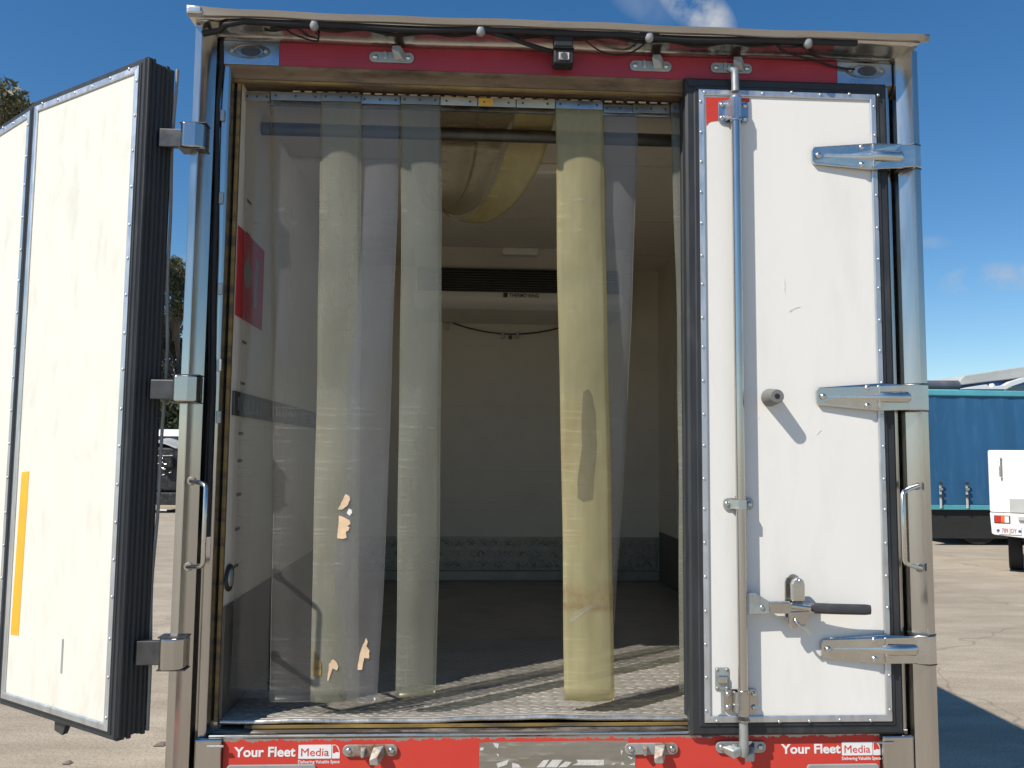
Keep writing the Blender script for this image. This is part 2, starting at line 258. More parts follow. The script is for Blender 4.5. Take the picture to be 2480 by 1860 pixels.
# ------------------------------------------------------------------ mesh helpers
COL = scn.collection; WLOC = {}
class MB:
    def __init__(s, xf=None): s.v = []; s.f = []; s.xf = xf
    def add(s, vs, fs):
        o = len(s.v)
        for p in vs: s.v.append(Vector(s.xf(*p)) if s.xf else Vector(p))
        s.f += [tuple(i+o for i in f) for f in fs]; return s
    def box(s, x0, x1, y0, y1, z0, z1):
        return s.add([(x0, y0, z0), (x1, y0, z0), (x1, y1, z0), (x0, y1, z0), (x0, y0, z1), (x1, y0, z1), (x1, y1, z1), (x0, y1, z1)],
                     [(0, 3, 2, 1), (4, 5, 6, 7), (0, 1, 5, 4), (1, 2, 6, 5), (2, 3, 7, 6), (3, 0, 4, 7)])
    def prism(s, poly, fn, a, b, cap=True):
        """poly: list of 2-d points; fn(p, q, t) gives the 3-d point; extruded from t=a to t=b"""
        n = len(poly); vs = [fn(p, q, a) for p, q in poly]+[fn(p, q, b) for p, q in poly]
        fs = [(i, (i+1) % n, n+(i+1) % n, n+i) for i in range(n)]
        if cap: fs += [tuple(reversed(range(n))), tuple(range(n, 2*n))]
        return s.add(vs, fs)
    def plate(s, poly, y0, y1): return s.prism(poly, lambda p, q, t: (p, t, q), y0, y1)       # outline in x-z
    def bar_x(s, poly, x0, x1): return s.prism(poly, lambda p, q, t: (t, p, q), x0, x1)        # outline in y-z
    def bar_z(s, poly, z0, z1): return s.prism(poly, lambda p, q, t: (p, q, t), z0, z1)        # outline in x-y
    def tube(s, pts, r, n=10, cap=True):
        pts = [Vector(p) for p in pts]; rs = r if isinstance(r, (list, tuple)) else [r]*len(pts); vs = []; fs = []
        t = (pts[1]-pts[0]).normalized(); a = t.orthogonal().normalized()
        for i, p in enumerate(pts):
            t = (pts[min(i+1, len(pts)-1)]-pts[max(i-1, 0)]).normalized(); a = (a-t*a.dot(t)).normalized(); b = t.cross(a)
            for k in range(n): g = 2*math.pi*k/n; vs.append(p+(a*math.cos(g)+b*math.sin(g))*rs[i])
        for i in range(len(pts)-1):
            for k in range(n): fs.append((i*n+k, i*n+(k+1) % n, (i+1)*n+(k+1) % n, (i+1)*n+k))
        if cap: fs += [tuple(reversed(range(n))), tuple((len(pts)-1)*n+k for k in range(n))]
        return s.add(vs, fs)
    def dome(s, c, r, h, n=10, d=(0, -1, 0)):
        """round head standing on a plane, bulging along d"""
        c = Vector(c); d = Vector(d).normalized(); a = d.orthogonal().normalized(); b = d.cross(a); vs = []; fs = []
        for (rr, hh) in ((1, 0), (.92, .45), (.62, .85)):
            for k in range(n): g = 2*math.pi*k/n; vs.append(c+(a*math.cos(g)+b*math.sin(g))*r*rr+d*h*hh)
        vs.append(c+d*h)
        for j in range(2):
            for k in range(n): fs.append((j*n+k, j*n+(k+1) % n, (j+1)*n+(k+1) % n, (j+1)*n+k))
        for k in range(n): fs.append((2*n+k, 2*n+(k+1) % n, 3*n))
        return s.add(vs, fs)
    def grid(s, fn, nu, nv):
        vs = [fn(i/nu, j/nv) for j in range(nv+1) for i in range(nu+1)]
        return s.add(vs, [(j*(nu+1)+i, j*(nu+1)+i+1, (j+1)*(nu+1)+i+1, (j+1)*(nu+1)+i) for j in range(nv) for i in range(nu)])
    def rings(s, rings, closed=True, cap=False):
        n = len(rings[0]); vs = [p for r in rings for p in r]; fs = []
        for j in range(len(rings)-1):
            for k in range(n if closed else n-1): fs.append((j*n+k, j*n+(k+1) % n, (j+1)*n+(k+1) % n, (j+1)*n+k))
        if cap: fs += [tuple(reversed(range(n))), tuple((len(rings)-1)*n+k for k in range(n))]
        return s.add(vs, fs)
    def frame(s, x0, x1, z0, z1, prof, side=None):
        """mitred picture frame: prof = [(outward offset, y)], all sides or one (0 bottom 1 right 2 top 3 left)"""
        def loop(o): return [(x0-o, z0-o), (x1+o, z0-o), (x1+o, z1+o), (x0-o, z1+o)]
        R = [[(p[0], y, p[1]) for p in loop(o)] for o, y in prof]; n = len(prof)
        sides = range(4) if side is None else [side]
        for k in sides:
            a = [r[k] for r in R]; b = [r[(k+1) % 4] for r in R]
            s.add(a+b, [(i, (i+1) % n, n+(i+1) % n, n+i) for i in range(n)]+([tuple(reversed(range(n))), tuple(range(n, 2*n))] if side is not None else []))
        return s
    def build(s, name, m, parent=None, bevel=0, smooth=0, mats=None, seg=2):
        c = sum(s.v, Vector())/max(1, len(s.v))
        me = bpy.data.meshes.new(name); me.from_pydata([p-c for p in s.v], [], s.f)
        bm = bmesh.new(); bm.from_mesh(me); bmesh.ops.recalc_face_normals(bm, faces=bm.faces); bm.to_mesh(me); bm.free()
        for x in ([m] if mats is None else mats): me.materials.append(MATS[x])
        return place(name, me, c, parent, bevel, smooth, seg)
def place(name, me, c, parent=None, bevel=0, smooth=0, seg=2):
    o = bpy.data.objects.new(name, me); COL.objects.link(o); WLOC[o.name] = Vector(c)
    if parent: o.parent = parent; o.location = Vector(c)-WLOC[parent.name]
    else: o.location = c
    if smooth:
        me.shade_smooth(); bm = bmesh.new(); bm.from_mesh(me)
        for e in bm.edges: e.smooth = not (len(e.link_faces) == 2 and e.calc_face_angle(0) > R_(smooth))
        bm.to_mesh(me); bm.free()
    if bevel:
        md = o.modifiers.new('bevel', 'BEVEL'); md.width = bevel; md.segments = seg; md.limit_method = 'ANGLE'; md.angle_limit = R_(35)
    return o
def empty(name, loc):
    o = bpy.data.objects.new(name, None); COL.objects.link(o); o.location = loc; o.empty_display_size = .2; WLOC[o.name] = Vector(loc); return o
def tag(o, label=None, cat=None, group=None, kind=None):
    for k, v in (('label', label), ('category', cat), ('group', group), ('kind', kind)):
        if v: o[k] = v
    return o
def text_part(name, body, m, parent, fit, height, fn, bold=0.0, flat=.0006, space=1.0):
    """lettering: fit = (start, width) in local units, baseline at 0; fn(x, h, d) gives the 3-d point"""
    cu = bpy.data.curves.new('lettering', 'FONT'); cu.body = body; cu.size = 1; cu.extrude = .02; cu.offset = bold; cu.space_character = space; cu.resolution_u = 3
    to = bpy.data.objects.new('lettering_source', cu); COL.objects.link(to); bpy.context.view_layer.update()
    me = bpy.data.meshes.new_from_object(to.evaluated_get(bpy.context.evaluated_depsgraph_get())); bpy.data.objects.remove(to); bpy.data.curves.remove(cu)
    xs = [v.co.x for v in me.vertices]; ys = [v.co.y for v in me.vertices]; x0, x1 = min(xs), max(xs); top = max(ys)
    sx = fit[1]/(x1-x0); sy = height/.73
    pts = [Vector(fn(fit[0]+(v.co.x-x0)*sx, v.co.y*sy, flat*(1 if v.co.z > 0 else 0))) for v in me.vertices]; c = sum(pts, Vector())/len(pts)
    for v, p in zip(me.vertices, pts): v.co = p-c
    me.materials.clear(); me.materials.append(MATS[m]); return place(name, me, c, parent)
def rivet_mesh(name, m, r, h, d=(0, -1, 0), n=8):
    b = MB(); b.dome((0, 0, 0), r, h, n, d); me = bpy.data.meshes.new(name); me.from_pydata(b.v, [], b.f); me.materials.append(MATS[m]); me.shade_smooth(); return me
def rrect(x0, x1, z0, z1, r, n=4):
    out = []
    for cx, cz, a0 in ((x1-r, z0+r, -90), (x1-r, z1-r, 0), (x0+r, z1-r, 90), (x0+r, z0+r, 180)):
        for k in range(n+1): a = R_(a0+90*k/n); out.append((cx+r*math.cos(a), cz+r*math.sin(a)))
    return out

# ================================================================== the ground
g = MB(); g.add([(-500, -300, 0), (500, -300, 0), (500, 900, 0), (-500, 900, 0)], [(0, 1, 2, 3)])
tag(g.build('ground', 'concrete'), kind='structure')

# ================================================================== the truck
XL, XR = -.912, 1.537                    # outer faces of the two corner posts
ILX, IRX = -.785, 1.345                   # inner wall faces
FLOOR, SILL, CEIL, FRONT = 1.137, 1.104, 3.30, 3.05
truck = empty('refrigerated_truck', (.318, 1.6, 0))
tag(truck, 'white refrigerated truck box seen from behind with steel rear frame and open cargo doorway', 'truck')
T = truck
# --- box walls
w = MB().box(XL, ILX, .16, 3.2, .95, 3.41).build('side_wall', 'white_panel', T)
iw = MB().add([(ILX+.002, .06, 1.05), (ILX+.002, FRONT, 1.05), (ILX+.002, FRONT, CEIL), (ILX+.002, .06, CEIL)], [(0, 1, 2, 3)]).build('inner_wall', 'cream_wall', T)
wr = MB().box(IRX, XR, .16, 3.2, .95, 3.41).build('side_wall', 'white_panel', T)
iwr = MB().add([(IRX-.002, .06, 1.05), (IRX-.002, FRONT, 1.05), (IRX-.002, FRONT, CEIL), (IRX-.002, .06, CEIL)], [(0, 1, 2, 3)]).build('inner_wall', 'cream_wall', T)
fw = MB().box(ILX, IRX, FRONT, 3.2, 1.0, 3.41).build('front_wall', 'cream_wall', T)
fl = MB().box(ILX, IRX, .16, FRONT, FLOOR-.12, FLOOR).build('floor', 'checker_plate', T)
ce = MB().box(ILX, IRX, .13, FRONT, CEIL, CEIL+.05).build('ceiling', 'cream_ceiling', T)
rf = MB().box(XL, XR, .12, 3.2, 3.412, 3.43).build('roof', 'white_panel', T)

# --- floor: checker plate lip and raised tread bars
def lipwob(x): return .0016*math.sin(x*9.0)+.0012*math.sin(x*23+1)+(.007*math.exp(-((x-.30)/.32)**2))-(.003 if x > .8 else 0)
fe = MB()
def lip(s, t):
    x = ILX+.004+(IRX-ILX-.008)*s; wob = lipwob(x)*(1 if t > .1 else 0)
    prof = [(.20, FLOOR-.002), (.085, FLOOR+.002), (.070, FLOOR+.001), (.063, FLOOR-.006), (.066, FLOOR-.014), (.09, FLOOR-.018), (.15, FLOOR-.02)]
    y, z = prof[int(round(t*6))]; return (x, y-.02*(x+.8)*.0, z+wob)
fe.grid(lip, 90, 6); lipo = fe.build('floor_edge', 'checker_plate', fl, smooth=40)
MB().tube([(x, .0655, FLOOR-.0085+lipwob(x)) for x in np.linspace(ILX+.006, IRX-.006, 90)], .0085, 8).build('edge_bead', 'rolled_edge', fl, smooth=60)
tb = MB()
def tread(mbx, c, ax, ay, up, ln, wd, h):
    c, ax, ay, up = Vector(c), Vector(ax), Vector(ay), Vector(up)
    vs = [c-ax*ln, c-ay*wd, c+ax*ln, c+ay*wd, c-ax*ln*.35+up*h, c+ax*ln*.35+up*h]
    mbx.add(vs, [(0, 1, 4), (1, 5, 4), (1, 2, 5), (2, 3, 5), (3, 4, 5), (3, 0, 4)])
pit = .046
for j in range(46):
    for i in range(int((IRX-ILX)/pit)):
        x = ILX+.02+i*pit+(pit/2 if j % 2 else 0); y = .082+j*pit*.56
        if x > IRX-.02 or y > 1.25: continue
        a = R_(24 if j % 2 else -24); ax = (math.cos(a), math.sin(a), 0); ay = (-math.sin(a), math.cos(a), 0)
        tread(tb, (x, y, max(FLOOR, FLOOR+(.002+lipwob(x))*max(0, min(1, (.2-y)/.115))-.002*max(0, min(1, (y-.085)/.115)))+.0006), ax, ay, (0, 0, 1), .020, .0058, .0026)
tag(tb.build('tread_bars', 'checker_plate', fl), kind='stuff')
# --- front wall fittings
kp = MB().box(ILX+.01, IRX-.012, FRONT-.012, FRONT-.001, 1.206, 1.43).build('kick_plate', 'kick_plate', fw)
kb = MB().box(ILX+.01, IRX-.012, FRONT-.05, FRONT-.001, FLOOR+.001, 1.204).build('kick_ledge', 'kick_plate', fw, bevel=.006)
tb = MB(); px = .085
for j in range(3):
    for i in range(int((IRX-ILX)/px)):
        x = ILX+.04+i*px+(px/2 if j % 2 else 0); z = 1.244+j*px*.85
        for k in (-1, 0, 1):
            for sgn, dx in ((1, 0), (-1, px/2)):
                a = R_(45*sgn); ax = (math.cos(a), 0, math.sin(a)); ay = (-math.sin(a), 0, math.cos(a))
                if x+dx > IRX-.05: continue
                tread(tb, (x+dx+ay[0]*k*.016, FRONT-.0121, z+ay[2]*k*.016), ax, ay, (0, -1, 0), .030, .0055, .006)
tag(tb.build('tread_bars', 'tread_light', fw), kind='stuff')
pts = [(-.105+i*.04, FRONT-.02, 2.828+.07*((-.105+i*.04-.30)/.40)**2) for i in range(21)]
MB().tube(pts, .005, 6).build('load_cable', 'dark_steel', fw, smooth=60)
for u, v in ((1084, 790), (1218, 812), (1236, 817), (1253, 812)):
    p = at(u, v, FRONT-.02); h = .012 if u == 1236 else .022
    MB().box(p.x-.011, p.x+.011, FRONT-.034, FRONT-.001, p.z-h, p.z+h).build('cable_clip', 'galvanised' if u != 1236 else 'dark_steel', fw, bevel=.003)
for (z, h) in ((1.875, .003), (1.66, .004), (2.32, .003), (1.60, .002)):
    MB().box(ILX+.12+.3*(z > 2), IRX-.10, FRONT-.0016, FRONT-.0008, z, z+h).build('wall_scuff', 'scuff_tan', fw)
for y in (.9, 1.8, 2.6):
    MB().box(ILX+.0025, ILX+.0036, y-.005, y+.005, 1.5, 3.29).build('panel_joint', 'scuff_tan', iw); MB().box(IRX-.0036, IRX-.0025, y-.005, y+.005, 1.48, 3.29).build('panel_joint', 'scuff_tan', iwr); MB().box(ILX+.01, IRX-.01, y-.006, y+.006, CEIL-.0016, CEIL-.0004).build('panel_joint', 'scuff_tan', ce)
# --- evaporator (cooling unit) under the ceiling at the front
ev = MB().bar_x([(2.46, CEIL-.001), (2.60, 3.192), (2.60, 2.972), (2.66, 2.945), (3.049, 2.90), (3.049, CEIL-.001)], -.35, 1.0).build('cooling_unit', 'cream_ceiling', T, bevel=.008)
MB().bar_x([(2.599, 3.040), (2.590, 3.036), (2.586, 3.01), (2.590, 2.985), (2.61, 2.955), (2.66, 2.935), (2.66, 3.0)], -.352, 1.002).build('unit_cover', 'lamp_white', ev, smooth=40)
MB().box(-.33, .98, 2.585, 2.599, 3.042, 3.190).build('grille', 'black_plastic', ev)
for k in range(9):
    z = 3.05+k*.0165; MB().box(-.33, .98, 2.576, 2.5848, z, z+.006).build('grille_slat', 'dark_steel', ev)
pA = at(1238, 716, 2.596); pB = at(1286, 718, 2.596)
text_part('lettering', 'THERMO KING', 'dark_print', ev, (0, .19), .026, lambda x, h, d: (pA.x-.012+x, 2.5855-d, pA.z-.012+h), bold=.02)
MB().box(pA.x-.052, pA.x-.024, 2.5835, 2.590, pA.z-.014, pA.z+.016).build('emblem', 'dark_print', ev)
# --- ceiling lights
for (u, v, hw) in ((1261, 612, .115), (1330, 415, .10)):
    p = at_z(u, v, CEIL-.03); l = MB(); y0, y1 = p.y-.03, p.y+.04
    l.box(p.x-hw, p.x+hw, y0, y1, CEIL-.05, CEIL-.001); lo = l.build('ceiling_light', 'lamp_white', ce, bevel=.012)
# --- left inner wall fittings
rail = MB()
rail.box(ILX+.003, ILX+.012, .075, FRONT-.02, 2.118, 2.20); ro = rail.build('track_rail', 'dark_steel', iw, bevel=.003)
for k in range(34):
    y = .11+k*.062; MB().box(ILX+.0125, ILX+.0165, y, y+.022, 2.138, 2.182).build('track_slot', 'track_grey', iw)
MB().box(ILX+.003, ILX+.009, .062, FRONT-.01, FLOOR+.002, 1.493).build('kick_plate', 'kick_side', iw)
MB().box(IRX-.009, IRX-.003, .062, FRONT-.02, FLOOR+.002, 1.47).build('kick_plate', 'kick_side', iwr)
for z in (2.88, 2.762, 2.65, 2.507, 2.378, 2.234, 2.06, 1.966, 1.85, 1.733, 1.608):
    MB().box(ILX+.0032, ILX+.0045, .17, .225, z-.005, z+.005).build('height_mark', 'dark_print', iw)
sg = MB().box(ILX+.0032, ILX+.0062, .07, .43, 2.455, 2.76).build('sign', 'sign_red', iw)
sg2 = MB()
def blob(mbx, cy, cz, ry, rz, x, n=16, tip=0.0):
    vs = [(x, cy, cz)]+[(x, cy+ry*math.cos(2*math.pi*k/n), cz+rz*math.sin(2*math.pi*k/n)+(tip if k == n//4 else 0)) for k in range(n)]
    mbx.add(vs, [(0, 1+k, 1+(k+1) % n) for k in range(n)])
blob(sg2, .20, 2.62, .05, .05, ILX+.0066, tip=.05)
sg2.build('sign_print', 'grey_print', iw)
MB().box(ILX+.0063, ILX+.0068, .30, .34, 2.52, 2.70).build('sign_print', 'grey_print', iw)
pp = at_x(550, 1399, ILX)
MB().tube([(ILX+.003, pp.y, pp.z), (ILX+.012, pp.y, pp.z)], .045, 20).build('drain_port', 'rubber', iw, bevel=.003)
MB().dome((ILX+.0121, pp.y, pp.z), .030, .006, 16, (1, 0, 0)).build('port_cap', 'galvanised', iw, smooth=60)
MB().box(IRX-.05, IRX-.003, 2.3, 2.36, 1.85, 1.95).build('wall_switch', 'grey_paint', iwr, bevel=.006)

# --- rear frame: posts, header, sill
def post(sg, xo):
    """sg = +1 right, -1 left; polished folded corner post"""
    def X(d): return xo-sg*d                            # d = distance inwards from the outer face
    e = .064
    prof = [(X(0), .16), (X(0), -.046), (X(.003), -.052), (X(.026), -.0605), (X(.029), -.060), (X(.034), -.052), (X(.042), -.040), (X(.052), -.029), (X(e), -.020), (X(e+.001), .03), (X(e+.012), .034), (X(e+.0125), .16)]
    return MB().bar_z(prof, .55, 3.395).build('corner_post', 'steel', T, smooth=24)
pl = post(-1, XL); pr = post(1, XR)
# jambs inside the posts (door rebate)
jl = MB().bar_z([(XL+.080, .003), (XL+.100, .003), (XL+.106, .008), (XL+.113, .055), (ILX, .058), (ILX, .159), (XL+.080, .159)], SILL-.16, 3.29).build('door_jamb', 'steel', T, bevel=.002)
jr = MB().bar_z([(XR-.080, .003), (XR-.100, .003), (XR-.106, .008), (XR-.113, .055), (IRX, .058), (IRX, .159), (XR-.080, .159)], SILL-.16, 3.29).build('door_jamb', 'steel', T, bevel=.002)
MB().box(ILX-.010, ILX+.001, .046, .057, SILL+.03, 3.262).build('seal_strip', 'yellow_seal', jl)
MB().box(IRX-.001, IRX+.010, .046, .057, SILL+.03, 3.262).build('seal_strip', 'yellow_seal', jr)
hx0, hx1 = XL+.066, XR-.066
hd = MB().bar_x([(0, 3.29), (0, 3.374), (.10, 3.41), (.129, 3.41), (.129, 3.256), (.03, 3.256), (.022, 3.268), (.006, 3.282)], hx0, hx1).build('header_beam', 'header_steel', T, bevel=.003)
MB().box(hx0+.03, hx1-.03, .032, .046, 3.2475, 3.2555).build('seal_strip', 'yellow_seal', hd)
# sloping soffit under the roof lip, then the lip itself
so = MB()
def soff(s, t):
    x = XL+.02+(XR-XL-.04)*s; pr_ = [(-.002, 3.372), (-.012, 3.384), (-.04, 3.394), (-.075, 3.400), (-.103, 3.402)]; y, z = pr_[int(round(t*4))]; return (x, y, z+.002*math.sin(x*7))
so.grid(soff, 40, 4); soo = so.build('soffit', 'steel', T, smooth=60); md = soo.modifiers.new('solid', 'SOLIDIFY'); md.thickness = .006; md.offset = 0
rl = MB()
def lipf(s, t):
    x = XL-.006+(XR-XL+.012)*s; dr = .012*math.exp(-((x-XL)/.09)**2)*.6; prf = [(-.06, 3.418), (-.114, 3.4190), (-.1185, 3.4180), (-.1115, 3.4035), (-.107, 3.4020), (-.10, 3.4035)]
    y, z = prf[int(round(t*5))]; wob = .0018*math.sin(x*5.3)+.0012*math.sin(x*17); return (x, y, z+wob+dr*(1 if t < .5 else -.4))
rl.grid(lipf, 60, 5); rlo = rl.build('roof_lip', 'lip_metal', T, smooth=40); md = rlo.modifiers.new('solid', 'SOLIDIFY'); md.thickness = .003
MB().box(XL-.006, XR+.006, -.062, .13, 3.4195, 3.4255).build('roof_edge', 'steel', T)
MB().box(XL-.008, XL+.045, -.122, -.02, 3.4005, 3.428).build('corner_cap', 'steel_bright', T, bevel=.008)
# upper red band (in shade of the roof lip), with bare plates holding empty lamp recesses at both ends
r0, r1 = at(678, 130).x, at(2026, 170).x
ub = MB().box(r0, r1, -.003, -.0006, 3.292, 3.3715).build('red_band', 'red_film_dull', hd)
def lamp_recess(cu, cv, x0, x1):
    c = at(cu, cv, -.004); m = MB(); n = 20
    MB().box(x0, x1, -.0035, -.0007, 3.292, 3.3715).build('lamp_plate', 'plate_blue', hd, bevel=.001)
    ring = [[(c.x+(a)*math.cos(2*math.pi*k/n), y, c.z+(b)*math.sin(2*math.pi*k/n)) for k in range(n)] for a, b, y in ((.072, .026, -.004), (.070, .025, -.0075), (.050, .021, -.0075), (.047, .019, -.0045))]
    m.rings(ring); m.build('lamp_ring', 'steel_dirty', hd, smooth=40)
    m = MB(); m.rings([[(c.x+.006+.034*math.cos(2*math.pi*k/n), y, c.z+.017*math.sin(2*math.pi*k/n)) for k in range(n)] for y in (-.0048, -.0044)], cap=True); m.build('lamp_hole', 'dark_steel', hd)
    for s in (-1, 1): MB().dome((c.x+s*.056, -.0076, c.z), .007, .003).build('screw', 'galvanised', hd, smooth=60)
lamp_recess(603, 124, hx0+.002, r0-.001); lamp_recess(2096, 172, r1+.001, hx1-.002)

# rear sill
sl = MB().bar_x([(.0, .82), (.0, SILL-.006), (.004, SILL-.001), (.011, SILL), (.05, SILL-.006), (.058, SILL+.004), (.13, SILL+.006), (.13, .82)], hx0+.012, hx1-.012).build('sill_beam', 'sill_grime', T)
MB().tube([(hx0+.05, .004, SILL-.0005), (hx1-.012, .004, SILL-.0005)], .0048, 8).build('sill_edge', 'steel_bright', sl, smooth=60)
MB().box(-.70, IRX-.01, .054, .0585, SILL+.0065, SILL+.016).build('seal_strip', 'yellow_seal', sl)
MB().box(hx0+.012, at(540, 1800).x, -.02, -.001, .82, SILL-.002).build('corner_bracket', 'steel', sl, bevel=.006)
MB().box(at(2132, 1800).x, hx1+.0, -.02, -.001, .82, SILL-.010).build('corner_bracket', 'steel', sl, bevel=.006)
for (u0, v) in ((502, 1808), (2128, 1798)):
    p = at(u0, v, -.021); MB().tube([(p.x, -.021, p.z), (p.x+.05, -.021, p.z)], .004, 6).build('weld_seam', 'steel_bright', sl)
b0, b1 = at(540, 1800).x+.002, at(2130, 1800).x-.002
zb = SILL-.0075
rb = MB().box(b0, b1, -.003, -.0006, zb-.30, zb).build('red_band', 'red_film_chipped', sl)
q0, q1 = at(1161, 1800).x, at(1539, 1800).x; zq = at(1350, 1794).z
bare = MB().plate([(q0, .82), (q0, zq-.003), (q0+.05, zq), (q0+.20, zq-.001), (q0+.36, zq+.001), (q1-.024, zq-.001), (q1-.022, zq-.02), (q1-.001, zq-.02), (q1, .82)], -.0042, -.0031).build('bare_patch', 'steel_scraped', sl)
# torn white film left on the bare patch
def scrap(poly):
    MB().plate([(at(u, v).x, at(u, v).z) for u, v in poly], -.0054, -.0043).build('film_scrap', 'white_residue', sl)
for poly in ([(1300, 1857), (1316, 1840), (1330, 1839), (1318, 1857)], [(1322, 1857), (1338, 1839), (1362, 1839), (1348, 1857)], [(1352, 1857), (1370, 1843), (1384, 1845), (1372, 1856)],
             [(1386, 1852), (1400, 1846), (1396, 1839), (1462, 1839), (1462, 1852), (1424, 1852), (1440, 1842), (1420, 1852)][:6], [(1212, 1845), (1232, 1839), (1228, 1850), (1206, 1858), (1202, 1848)],
             [(1240, 1846), (1256, 1850), (1262, 1858), (1240, 1858)], [(1194, 1798), (1208, 1800), (1206, 1812), (1198, 1806)], [(1163, 1810), (1172, 1809), (1170, 1816), (1162, 1816)], [(1503, 1814), (1508, 1818), (1504, 1828)],
             [(1520, 1830), (1533, 1832), (1528, 1838)], [(1502, 1850), (1508, 1844), (1512, 1851)], [(1524, 1851), (1537, 1846), (1537, 1852)], [(1480, 1850), (1490, 1847), (1486, 1851)], [(1202, 1824), (1208, 1826), (1207, 1832)]):
    scrap(poly)
# plates cut off by the lower edge of the picture
for (u0, u1, v) in ((548, 765, 1854), (1955, 2130, 1852)):
    a, b = at(u0, v, -.012), at(u1, v, -.012); MB().plate(rrect(a.x, b.x, .86, a.z, .012), -.012, -.0035).build('lamp_housing', 'grey_paint', sl, bevel=.003)
# printed lettering: word mark, white box with a word, small lorry outline, small line under it
def wordmark(u0, u1, v0, v1, ub0, ub1, uc1):
    y = -.0031
    def fn(a, base):
        return lambda x, h, d: (a+x, y-.0002-d, base+h)
    pz = at(u0, v1).z; hgt = at(u0, v0).z-pz; xa = at(u0, v1).x; xb = at(u1, v1).x
    wa = (xb-xa)
    text_part('lettering', 'Your Fleet', 'white_print', sl, (0, wa), hgt, fn(xa, pz), bold=.028)
    zt = at(ub0, v0).z+.006; zl = at(ub0, v1).z-.006; xc, xd, xe = at(ub0, v1).x, at(ub1, v1).x, at(uc1, v1).x
    MB().plate(rrect(xc, xd, zl, zt, .002), y-.0008, y-.0001).build('word_box', 'white_print', sl)
    text_part('lettering', 'Media', 'red_film', sl, (0, (xd-xc)*.84), (zt-zl)*.60, lambda x, h, d: (xc+(xd-xc)*.08+x, y-.0009-d, zl+(zt-zl)*.20+h))
    # lorry cab outline
    w_ = xe-xd-.002; x0 = xd+.002; th = .0022
    outer = [(x0, zl), (x0+w_, zl), (x0+w_, zl+(zt-zl)*.45), (x0+w_*.9, zl+(zt-zl)*.72), (x0+w_*.7, zl+(zt-zl)*.9), (x0+w_*.4, zt), (x0, zt)]
    c = (x0+w_*.45, (zl+zt)/2)
    inner = [(p+(th if p < c[0] else -th), q+(th if q < c[1] else -th)) for p, q in outer]
    m = MB(); n = len(outer)
    m.add([(p, y-.0008, q) for p, q in outer]+[(p, y-.0008, q) for p, q in inner], [(i, (i+1) % n, n+(i+1) % n, n+i) for i in range(n)]); m.build('lorry_outline', 'white_print', sl)
    lo = [(x0+th, zl+th*.5), (x0+w_*.55, zl+th*.5), (x0+w_-th, zl+th*.5), (x0+w_-th, zl+(zt-zl)*.42), (x0+w_*.5, zl+(zt-zl)*.45), (x0+w_*.3, zl+(zt-zl)*.36), (x0+th, zl+(zt-zl)*.4)]
    MB().plate(lo, y-.0007, y-.0001).build('lorry_fill', 'white_print', sl)
    text_part('lettering', 'Delivering Valuable Space', 'white_print', sl, (0, xe-xc), .0105, fn(xc, zl-.0145), bold=.01)
wordmark(567, 716, 1808, 1832, 723, 803, 823); wordmark(1891, 2035, 1801, 1824, 2038, 2112, 2131)

# --- lock keepers (cast, two bolts)
def keeper(cu, cv, w, flip, m='galvanised', par=None, y=-.0032, hook=True):
    c = at(cu, cv, y); h = .018; xa, xb = c.x-w/2, c.x+w/2
    k = MB().plate(rrect(xa, xb, c.z-h, c.z+h, .0165, 5), y-.008, y).build('lock_keeper', m, par, bevel=.002)
    for s in (-1, 1): MB().dome((c.x+s*(w/2-.019), y-.0081, c.z), .010, .006).build('bolt_head', 'steel_bright', par, smooth=60)
    d = -1 if flip else 1                                   # hook hangs down (bottom) or up (top)
    hk = MB()
    dep = .62 if flip else 1.0
    def P_(px, pz, py): return (c.x+px, y-py*(dep if py > .009 else 1), c.z+pz*d)
    # left shoulder and the larger right hook, lofted out of the plate
    hk.rings([[P_(-.030, .012, .008), P_(-.012, .012, .008), P_(-.012, -.014, .008), P_(-.030, -.016, .008)], [P_(-.027, .006, .022), P_(-.016, .006, .022), P_(-.016, -.016, .022), P_(-.026, -.020, .022)]], cap=True)
    hk.rings([[P_(.010, .012, .008), P_(.044, .016, .008), P_(.046, -.018, .008), P_(.012, -.012, .008)], [P_(.004, -.004, .026), P_(.036, .010, .030), P_(.038, -.026, .030), P_(.006, -.024, .026)], [P_(.0, -.018, .040), P_(.026, -.006, .044), P_(.030, -.034, .044), P_(.002, -.034, .040)]], cap=True)
    hk.build('keeper_hook', m, par, bevel=.003)
    return c
for (u, v) in ((949, 141), (1575, 162), (1770, 167)): keeper(u, v, .150 if u < 1000 else .145, True, 'galvanised', hd)
for (u, v) in ((897, 1816), (1577, 1812)): keeper(u, v, .172, False, 'galvanised_rusty', sl)
keeper(1793, 1808, .165, False, 'galvanised', sl)

# --- marker lamps, camera, wiring under the roof lip
for i, (u, v) in enumerate(((762, 74), (1164, 82), (1571, 92), (1954, 104))):
    p = at(u, v, -.09); r = .0165
    lm = MB().box(p.x-.034, p.x+.034, -.108, -.075, 3.392, 3.4015).build('marker_lamp', 'black_plastic', T, bevel=.004)
    MB().dome((p.x, -.095, 3.393), r, .026, 14, (0, -.35, -1)).build('lamp_dome', 'lamp_glass', lm, smooth=70)
lo = MB(); pts = []
for k in range(80):
    x = XL+.03+k*(1.30-XL-.03)/79; dip = .006*math.sin(x*6.1)+.004*math.sin(x*13.7+1)+(.010 if .95 < x < 1.3 else 0)*math.sin((x-.95)*9)
    if x < -.75: dip -= .05*(1-(x-XL-.03)/.15)
    pts.append((x, -.096+.03*(x < -.8), 3.3925+min(.001, dip*.7-.002)))
lo.tube(pts, .0105, 8); lom = lo.build('wiring_loom', 'black_plastic', T, smooth=60)
